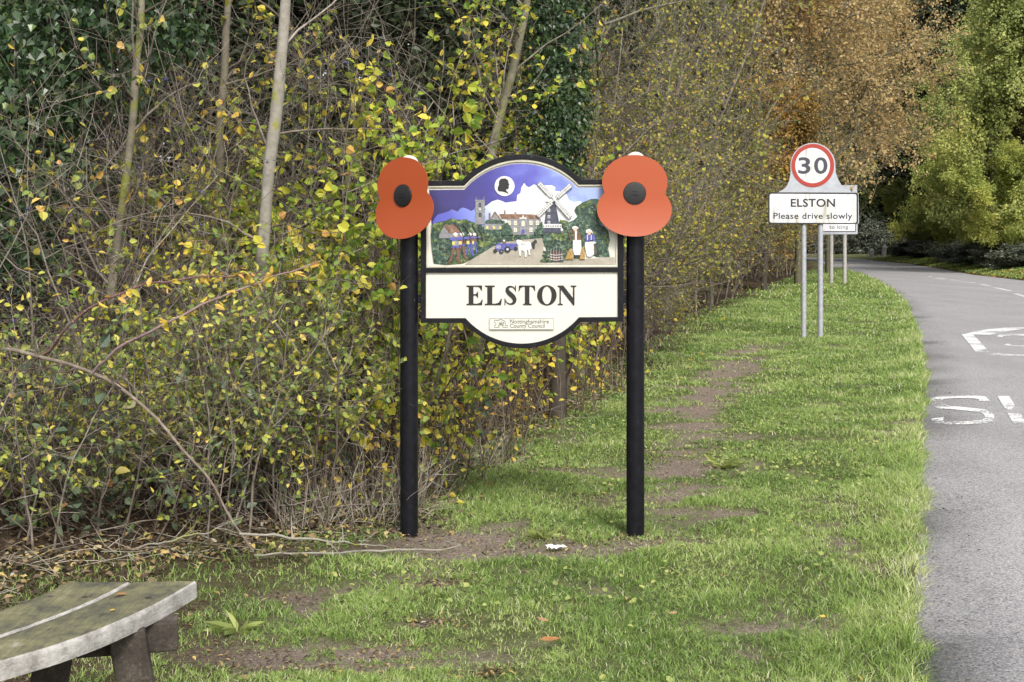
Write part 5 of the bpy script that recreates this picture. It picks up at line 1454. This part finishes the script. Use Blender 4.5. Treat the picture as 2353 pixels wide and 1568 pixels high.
# ------------------------------------------------------------------ poppies
def poppy(loc, w, yaw, roll, label, hh):
    """two overlapping round petals cut from one bent sheet and a black button"""
    e = thing('poppy', loc, label, 'poppy ornament', 'giant poppies strapped to the sign posts')
    e.rotation_euler = (0, roll, yaw)
    U = w / 2
    def rad(a):
        c, s = cos(a), sin(a); best = 0
        for (cy, rx, ry) in ((.30 * U, .875 * U, .725 * U), (-.43 * U, 1.0 * U, .725 * U)):
            A_ = c * c / rx ** 2 + s * s / ry ** 2; B_ = -2 * s * cy / ry ** 2; C_ = cy * cy / ry ** 2 - 1
            q = B_ * B_ - 4 * A_ * C_
            if q >= 0: best = max(best, (-B_ + math.sqrt(q)) / (2 * A_))
        return best
    nr, na = 14, 120
    def bend(x, z):
        return -.018 * 0 + .10 * (x / U) ** 2 * .12 * U - .085 * np.minimum(z + .05 * U, 0) ** 2 / U - .10 * np.maximum(z, 0) ** 2 / U * .0
    V = []; F = []
    for side in (0, 1):
        for i in range(nr + 1):
            for j in range(na):
                a = 2 * pi * j / na; r_ = rad(a) * (i + .001) / nr
                x, z = r_ * cos(a), r_ * sin(a)
                V.append((x, bend(x, z) + side * .004, z))
    m_ = (nr + 1) * na
    for i in range(nr):
        for j in range(na):
            a, b = i * na + j, i * na + (j + 1) % na
            F.append((a, b, b + na, a + na)); F.append((m_ + a, m_ + a + na, m_ + b + na, m_ + b))
    for j in range(na):
        a, b = nr * na + j, nr * na + (j + 1) % na
        F.append((a, b, b + m_, a + m_))
    F = [f[::-1] for f in F]
    mb = MB(); mb.add(V, F, M['red_plastic']); mb.build('petals', e, True)
    mb = MB(); rb = .305 * U
    V = []; F = []
    prof = [(rb, .0035), (rb, -.003), (rb * .96, -.0065), (rb * .7, -.008), (rb * .1, -.0085)]
    n = 40
    for r_, y in prof:
        for j in range(n): V.append((r_ * cos(2 * pi * j / n), y, r_ * sin(2 * pi * j / n) + .0))
    for i in range(len(prof) - 1):
        for j in range(n): F.append((i * n + j, i * n + (j + 1) % n, (i + 1) * n + (j + 1) % n, (i + 1) * n + j))
    F.append(tuple(range(4 * n, 5 * n)))
    mb.add(V, F, M['black_plastic'])
    mb.box((-rb * .3, -.0105, -.20 * rb), (rb * .3, -.0080, -.12 * rb), M['black']); mb.box((-rb * .25, -.0102, .10 * rb), (rb * .25, -.0080, .16 * rb), M['black'])
    mb.build('centre_button', e, True)
    mb = MB(); mb.box((-.02, .004, -.015), (.02, .03, .015), M['black_plastic']); mb.build('strap_block', e)
    return e


x, z = zx(1912, 393, YS - .075)
poppy((x, YS - .075, z), 537 * .52305 * .61276 / FPX * (YS - .075), 0.0, R(1), 'red poppy facing the road on the post beside the painted windmill', 0)
x, z = zx(250, 410, YS - .07)
poppy((x, YS - .07, z), 537 * .52305 * .61276 / FPX * (YS - .07), R(-35), R(-6), 'red poppy turned sideways on the post beside the painted church tower', 0)

# ------------------------------------------------------------------ speed limit sign
Y3 = 19.8
def z2(u, v, Y=Y3):
    px = 1715.7 + u * .31263; py = 306.4 + v * .31263
    s = FPX / Y
    return ((px - CX) / s, EYE - (py - YH) / s)
def z2l(l, Y=Y3): return [z2(u, v, Y) for u, v in l]
x, _ = z2(486, 1500)
sg = thing('speed_limit_sign', (x, Y3, 0), 'speed limit sign with round 30 disc above white plate asking to drive slowly', 'road sign')
for u in (424, 547):
    x, zt = z2(u, 440)
    mb = MB(); gz_ = 0
    mb.lathe([(.0415, -.3), (.0415, zt)], (x, Y3 + .05, 0), M['galv'], 20)
    po = under(mb.build('post', None, True), sg)
    mb = MB(); zc = z2(0, 757)[1]
    mb.lathe([(.043, zc - .012), (.043, zc + .012)], (x, Y3 + .05, 0), M['galv'], 20)
    if u == 547: under(mb.build('collar', None, True), po)
# grey backing shaped like a bell
loop = [(228, 436), (262, 418), (292, 392), (312, 350), (322, 300)] + arc3((322, 240), (487, 72), (652, 240), 30) + [(655, 290), (672, 340), (700, 388), (735, 415), (775, 436)]
V, F = shape([z2l(loop)], .004); mb = MB(); mb.add(V + A([0, Y3 - .004, 0]), F, M['grey_sheet'])
V, F = shape([[z2(172, 436), z2(822, 440), z2(826, 660), z2(810, 668), z2(176, 668)]], .003); mb.add(V + A([0, Y3 + .0005, 0]), F, M['grey_sheet'])
under(mb.build('backing_sheet'), sg)
V, F = shape([z2l(circ(485, 238, 157, 56, 159)), z2l(circ(484, 238, 128, 56, 130))], .004); mb = MB(); mb.add(V + A([0, Y3 - .010, 0]), F, M['sign_red'])
rg = under(mb.build('red_ring'), sg)
V, F = shape([z2l(circ(484, 238, 129, 56, 131))], .003); mb = MB(); mb.add(V + A([0, Y3 - .0085, 0]), F, M['plate'])
wd = under(mb.build('white_disc'), sg)
mb = MB()
for ch, u0, u1 in (('3', 378, 468), ('0', 494, 593)):
    V, F = text(ch, .001, .018); (a, b), (c, d) = z2(u0, 300), z2(u1, 177)
    mb.add(fit(V, a, c, b, d, Y3 - .0098), F, M['numeral'])
under(mb.build('numerals'), wd)
def rrect(u0, v0, u1, v1, r, n=6):
    L = []
    for cx_, cy_, a0 in ((u1 - r, v0 + r, -pi / 2), (u1 - r, v1 - r, 0), (u0 + r, v1 - r, pi / 2), (u0 + r, v0 + r, pi)):
        for k in range(n + 1): L.append((cx_ + r * cos(a0 + pi / 2 * k / n), cy_ + r * sin(a0 + pi / 2 * k / n)))
    return L
skew = lambda l: [(u, v + (u - 486) * .004) for u, v in l]
V, F = shape([z2l(skew(rrect(157, 436, 818, 668, 18)))], .004); mb = MB(); mb.add(V + A([0, Y3 - .010, 0]), F, M['ink'])
V, F = shape([z2l(skew(rrect(168, 447, 806, 659, 16)))], .003); mb.add(V + A([0, Y3 - .0115, 0]), F, M['plate'])
npl = under(mb.build('name_plate'), sg)
mb = MB()
for body, u0, u1, v0, v1, b_ in (('ELSTON', 323, 648, 543, 482, .022), ('Please drive slowly', 196, 776, 636 , 585, .014)):
    V, F = text(body, .001, b_, 1.06); (a, b), (c, d) = z2(u0, v0), z2(u1, v1)
    if body[0] == 'P': b = z2(0, 645)[1]
    mb.add(fit(V, a, c, b, d, Y3 - .0128), F, M['ink'])
under(mb.build('lettering'), npl)

# ------------------------------------------------------------------ icing warning sign
Y4 = 46.5
x, _ = z2(675, 1115, Y4)
ic = thing('warning_sign', (x, Y4, 0), 'farther grey backed sign reading to icing behind the speed limit sign', 'road sign')
for u in (626, 724):
    x, zt = z2(u, 480, Y4)
    mb = MB(); mb.lathe([(.070, -.3), (.070, zt)], (x, Y4 + .08, 0), plain('weathered_pole_grey', (.40, .39, .36), .6, .2, 10), 16); under(mb.build('post', None, True), ic)
V, F = shape([z2l([(533, 384), (812, 381), (816, 742), (533, 745)], Y4)], .006); mb = MB(); mb.add(V + A([0, Y4, 0]), F, M['grey_sheet']); under(mb.build('backing_sheet'), ic)
V, F = shape([z2l(rrect(540, 560, 803, 726, 10), Y4)], .004); mb = MB(); mb.add(V + A([0, Y4 - .006, 0]), F, M['ink'])
V, F = shape([z2l(rrect(546, 566, 797, 720, 8), Y4)], .004); mb.add(V + A([0, Y4 - .009, 0]), F, plain('clean_white_plate', (.74, .74, .78), .4, .08, 4)); wp = under(mb.build('warning_plate'), ic)
mb = MB(); V, F = text('to icing', .002, .004, 1.06); (a, b), (c, d) = z2(607, 712, Y4), z2(746, 676, Y4); mb.add(fit(V, a, c, b, d, Y4 - .012), F, M['ink']); under(mb.build('lettering'), wp)

# ------------------------------------------------------------------ bench
HB = .45
def bp(px, py, z=HB): return gp(px, py, z)[:2]
front = [bp(453, 1336), bp(364.6, 1388), bp(234, 1447), bp(104, 1492.5), bp(0, 1518.6)]
back = [bp(148, 1339), bp(78, 1373), bp(0, 1401)]
front = A(front + [(-1.275, 2.80), (-1.40, 2.60), (-1.56, 2.40)]); back = A(back + [(-1.40, 3.27), (-1.47, 3.13), (-1.58, 2.98), (-1.70, 2.82), (-1.86, 2.65)])
def resamp(P, n, k=4):
    d = np.concatenate([[0], np.cumsum(np.linalg.norm(np.diff(P, axis=0), axis=1))]); t = np.linspace(0, d[-1], n)
    Q = np.stack([np.interp(t, d, P[:, 0]), np.interp(t, d, P[:, 1])], 1)
    for _ in range(k): Q[1:-1] = (Q[:-2] + 2 * Q[1:-1] + Q[2:]) / 4
    return Q
NB = 40
front = resamp(front, NB); back = resamp(back, NB)
bench = thing('bench', (-1.15, 3.4, 0), 'weathered curved wooden bench with algae on its two planks', 'bench')
def plank(f0, f1, seed):
    """plank between fractions f0..f1 of the width; rounded, worn arrises; top algae, edges bare"""
    a = back + (front - back) * f0; b = back + (front - back) * f1
    w = np.linalg.norm(b - a, axis=1).mean(); r_ = .008
    cs = []  # across-section (fraction, dz, material between this and next)
    e = r_ / w
    prof = [(0, -.046), (0, -.012), (e * .35, -.004), (e * 1.1, -.0006), (.25, .0006), (.5, 0), (.75, .0006), (1 - e * 1.1, -.0006), (1 - e * .35, -.004), (1, -.013), (1, -.046)]
    V = []
    for i in range(NB):
        for j, (f, dz) in enumerate(prof):
            p_ = a[i] + (b[i] - a[i]) * f
            wob = (fbm(A([i * .7 + seed]), A([j * 1.3 + seed]), 2)[0] - .5)
            V.append((p_[0] + wob * .006, p_[1] + wob * .004 + (.0 if i else .0), HB + dz + wob * .003))
    m_ = len(prof); F = []; Mi = []
    for i in range(NB - 1):
        for j in range(m_ - 1):
            F.append((i * m_ + j, i * m_ + j + 1, (i + 1) * m_ + j + 1, (i + 1) * m_ + j)); Mi.append(0 if 2 < j < 7 else 1)
        F.append((i * m_ + m_ - 1, i * m_, (i + 1) * m_, (i + 1) * m_ + m_ - 1)); Mi.append(2)  # underside gets the oak with shade in its colour
    F.append(tuple(range(m_))[::-1]); Mi.append(1); F.append(tuple(range((NB - 1) * m_, NB * m_))); Mi.append(1)
    o = raw_mesh('plank', V, [k for f in F for k in f], [len(f) for f in F], [M['algae_top'], M['bare_oak'], M['dark_oak']], None, mi=Mi, smooth=True)
    o.data.set_sharp_from_angle(angle=R(50))
    return under(o, bench)
plank(0, .497, 3.0); plank(.503, 1, 11.0)
def beam(name, pts, w, h, m, par, tilt=None):
    mb = MB(); p0, p1 = A(pts[0], float), A(pts[1], float)
    d = norm((p1 - p0)[None])[0]; s = norm(np.cross(d, A([0, 0, 1.0]) if abs(d[2]) < .9 else A(tilt))[None])[0]; u = np.cross(s, d)
    V = []
    for q in (p0, p1):
        for a, b in ((-1, -1), (1, -1), (1, 1), (-1, 1)): V.append(q + s * a * w / 2 + u * b * h / 2)
    mb.add(V, [(0, 3, 2, 1), (4, 5, 6, 7), (0, 1, 5, 4), (1, 2, 6, 5), (2, 3, 7, 6), (3, 0, 4, 7)], m)
    return under(mb.build(name, bevel=.006), par)
# trestle: cross bearer and two splayed legs; second trestle outside the frame keeps the bench standing
for (cx_, cy_, ax_, ay_) in ((-1.075, 3.46, .97, .24), (-1.40, 2.86, .87, .5)):
    beam('cross_bearer', [(cx_ - .20 * ax_, cy_ - .20 * ay_, HB - .046 - .041), (cx_ + .185 * ax_, cy_ + .185 * ay_, HB - .046 - .041)], .085, .08, M['dark_oak'], bench)
    for s_ in (-1, 1):
        lo = (cx_ + s_ * .155 * ax_ - .01, cy_ + s_ * .155 * ay_ - .085, -.03); hi = (cx_ + s_ * .085 * ax_ - .01, cy_ + s_ * .085 * ay_ - .085, HB - .047)
        beam('leg', [lo, hi], .092, .062, M['dark_oak'], bench, (ay_, -ax_, 0) )
# coach bolts sunk in the planks
for px_, py_ in ((439 * 1.0, 1428), (556 * .79, 1428)):
    pass
for u, v in ((1035, 330), (1310, 335), (745, 330), (450, 325)):
    x, y = bp(u * .2604, 1286.8 + v * .2604)
    mb = MB(); mb.lathe([(.0085, -.006), (.0085, .0012), (.004, .0022)], (x, y, HB), M['dark_oak'], 12); under(mb.build('bolt', None, True), bench)


# ------------------------------------------------------------------ single leaves, paper, sticks
def one_leaf(name, loc, size, m, label, cat='leaf', group=None, a=0.0, roll=.3, shp=OVATE, curl=.35):
    y1, w1, y2, w2 = shp
    ts = np.linspace(0, 1, 9); V = []; F = []
    for t_ in ts:
        w = np.interp(t_, [0, y1, y2, 1], [.02, w1, w2, .01]) * size
        for s_ in (-1, -.5, 0, .5, 1):
            V.append((t_ * size, s_ * w * (1 + .12 * sin(t_ * 21 + s_ * 3)), abs(s_) * w * roll + curl * size * (t_ - .5) ** 2))
    for i in range(8):
        for j in range(4): F.append((i * 5 + j, i * 5 + j + 1, (i + 1) * 5 + j + 1, (i + 1) * 5 + j))
    mb = MB(); mb.add(V, F, m); o = mb.build(name, None, True)
    o.location = loc; o.rotation_euler = (.05, -.05, a)
    return tag(o, label, cat, group)


mfy = plain('yellow_fallen_leaf', (.62, .42, .06), .5, .3, 60); mfo = plain('orange_fallen_leaf', (.36, .17, .06), .55, .3, 60); mfb = plain('pale_brown_fallen_leaf', (.40, .24, .12), .6, .4, 60)
def gl(px, py, dz=.035):
    x, y, _ = gp(px, py); x, y, _ = gp(px, py, float(ground_z(A([x]), A([y]))[0]) + dz); return (x, y, float(ground_z(A([x]), A([y]))[0]) + dz)
one_leaf('fallen_leaf', gl(1240, 1468), .075, mfo, 'large orange brown leaf lying nearest on the mown grass', 'leaf', 'fallen leaves on the grass', .1)
one_leaf('fallen_leaf', gl(1258, 1440), .055, mfb, 'pale brown curled leaf just behind the orange brown leaf on grass', 'leaf', 'fallen leaves on the grass', 2.2)
one_leaf('fallen_leaf', gl(1538, 1418), .04, mfb, 'small pale leaf alone on the open grass right of the sign', 'leaf', 'fallen leaves on the grass', .6)
one_leaf('fallen_leaf', gl(1888, 1410), .035, mfy, 'small yellow leaf on the grass close to the road edge', 'leaf', 'fallen leaves on the grass', 1.1)
x, y = bp(266, 1371); one_leaf('fallen_leaf', (x, y, HB + .004), .03, mfo, 'orange leaf lying on the back plank of the bench', 'leaf', 'fallen leaves on the bench', .1)
x, y = bp(252, 1408); one_leaf('fallen_leaf', (x, y, HB + .004), .016, mfy, 'tiny yellow leaf lying on the front plank of the bench', 'leaf', 'fallen leaves on the bench', .8)
mb = MB()
n_ = 9; V = []; F = []
for i in range(n_):
    for j in range(4):
        V.append((i * .011 + .006 * sin(j * 2.3), (j - 1.5) * .02 * (1.1 - abs(i - 2.5) / 7) + .012 * sin(i * 1.3), .012 * abs(sin(i * 1.7 + j * 2.7)) + .003 * (3 - abs(j - 1.5))))
for i in range(n_ - 1):
    for j in range(3): F.append((i * 4 + j, i * 4 + j + 1, (i + 1) * 4 + j + 1, (i + 1) * 4 + j))
mb.add(V, F, M['paper']); o = mb.build('litter_scrap'); o.location = gl(1256, 1264, .012); tag(o, 'crumpled white paper scrap on the bare soil between the sign posts', 'litter')


def stick(name, pts, rads, m, label, cat, n=7, group=None, kids=()):
    """a branch lying or standing along the given points (its twigs are part of the same mesh)"""
    base = A(pts[0], float)
    Pn = resamp3(A(pts, float), 26)
    Pn[1:-1] += rng.normal(0, .007, Pn[1:-1].shape); Pn[1:-1] = (Pn[:-2] + 2 * Pn[1:-1] + Pn[2:]) / 4
    rd = np.interp(np.linspace(0, 1, 26), np.linspace(0, 1, len(rads)), rads)
    lv = [(Pn[None], rd[None], n)]
    for k, l_, a_ in kids:
        p, d, r, tt = spawn(Pn[None], rd[None], k, .1, .98, a_, .3)
        P2, R2 = grow(p, d, l_ * rng.uniform(.4, 1.3, len(p)), np.minimum(r * .6, .004), np.full(len(p), .0012), 5, .16)
        lv.append((P2, R2, 4)); p, d, r, tt = spawn(P2, R2, 3, .2, 1, .8, .3)
        P3, R3 = grow(p, d, l_ * .4 * rng.uniform(.4, 1.3, len(p)), np.full(len(p), .0015), np.full(len(p), .0009), 3, .16); lv.append((P3, R3, 3))
    o = wood_obj(name, lv, m, None)
    o.data.transform(__import__('mathutils').Matrix.Translation((-base[0], -base[1], -base[2]))); o.location = tuple(base)
    return tag(o, label, cat, group)


def resamp3(P, n, k=3):
    d = np.concatenate([[0], np.cumsum(np.linalg.norm(np.diff(P, axis=0), axis=1))]); t = np.linspace(0, d[-1], n)
    Q = np.stack([np.interp(t, d, P[:, i]) for i in range(3)], 1)
    for _ in range(k): Q[1:-1] = (Q[:-2] + 2 * Q[1:-1] + Q[2:]) / 4
    return Q


stick('dead_branch', [at(582, 1268, 5.75), at(552, 1222, 5.72), at(520, 1165, 5.72), at(470, 1095, 5.72), at(430, 1035, 5.72), at(382, 985, 5.74), at(330, 922, 5.76), at(250, 870, 5.78), at(150, 828, 5.85), at(0, 803, 5.95), at(-160, 790, 6.1)],
      [.0045, .0055, .0065, .0075, .0085, .0095, .0105, .012], M['bk_brown'], 'long arching dead branch sloping down to the ground left of the sign', 'branch', 8, None, [(16, .25, .9)])
CANE = 'thorny bramble canes across the thicket'
def cane(pts, rads, label):
    P0 = A(pts[0], float); o = stick('stem', pts, rads, M['bk_cane'], None, None, 6)
    t_ = thing('bramble_cane', tuple(P0), label, 'bramble', CANE); o.location = (0, 0, 0); o.parent = t_
    Pn = resamp3(A(pts, float), 26) - P0; Rn = np.full(26, .004)
    p, d, r, tt = spawn(Pn[None], Rn[None], 60, .05, .95, 1.4, .2)
    P2, R2 = grow(p, d, np.full(60, .012), np.full(60, .0028), np.full(60, .0004), 2, .1); wood_obj('thorns', [(P2, R2, 3)], M['bk_cane'], t_, (.6, 1))
    p, d, r, tt = spawn(Pn[None], Rn[None], 46, .35, 1, 1.0, .4); p = p + rng.normal(0, .012, p.shape)
    leaf_obj('foliage', [(leaves(p, d + A([.2, 0, -.5]), .045, LANCE), rng.uniform(.3, 1, len(p)))], M['lf_yellow'], t_)
cane([at(100, 815, 5.75), at(140, 770, 5.65), at(205, 705, 5.6), at(300, 660, 5.6), at(420, 640, 5.65), at(600, 626, 5.75)], [.0075, .006, .005, .003], 'upper purple thorny bramble cane arching right over the dead branch')
cane([at(213, 858, 5.7), at(250, 815, 5.65), at(310, 775, 5.6), at(420, 722, 5.6), at(560, 660, 5.65), at(740, 600, 5.75)], [.007, .006, .005, .003], 'lower purple thorny bramble cane rising right from the dead branch')
stick('fallen_stick', [gl(550, 1218, .17), gl(640, 1232, .14), gl(760, 1246, .10), gl(850, 1254, .05), gl(890, 1259, .02)], [.006, .006, .004, .003], M['bk_trunk'], 'pale stick leaning down to the left foot of the village sign', 'stick', 6, 'pale fallen sticks', [(6, .12, .9)])
stick('fallen_stick', [gl(585, 1277, .02), gl(720, 1273, .025), gl(860, 1271, .02), gl(1000, 1268, .02), gl(1060, 1255, .035)], [.004, .006, .006, .003], M['bk_trunk'], 'long pale stick lying flat on soil in front of the left post', 'stick', 6, 'pale fallen sticks', [(5, .08, .9)])
stick('fallen_stick', [gl(310, 1268, .02), gl(380, 1235, .06), gl(470, 1200, .10), gl(560, 1170, .15)], [.004, .005, .004, .003], M['bk_trunk'], 'thin pale stick propped low against the hedge foot near the bench', 'stick', 6, 'pale fallen sticks', [(6, .12, .8)])
for px_, py_, s_, lb in ((545, 1455, .11, 'broad leaved green weed growing beside the end of the bench'), (1250, 1238, .10, 'low leafy weed growing on soil between the sign posts'), (1660, 1075, .13, 'leafy weed rosette on the worn path right of the sign')):
    n_ = 15; a = rng.uniform(0, 2 * pi, n_); D = np.stack([np.cos(a), np.sin(a), rng.uniform(.25, .9, n_)], 1)
    P = np.zeros((n_, 3)); P[:, 2] = 0
    o = leaf_obj('weed_plant', [(leaves(P, D, s_, (.35, .11, .7, .09), .4, 1.0, None, .35), rng.uniform(.05, .5, n_))], M['lf_green'], None)
    o.location = gl(px_, py_, .0); tag(o, lb, 'weed', 'leafy weeds in the turf')
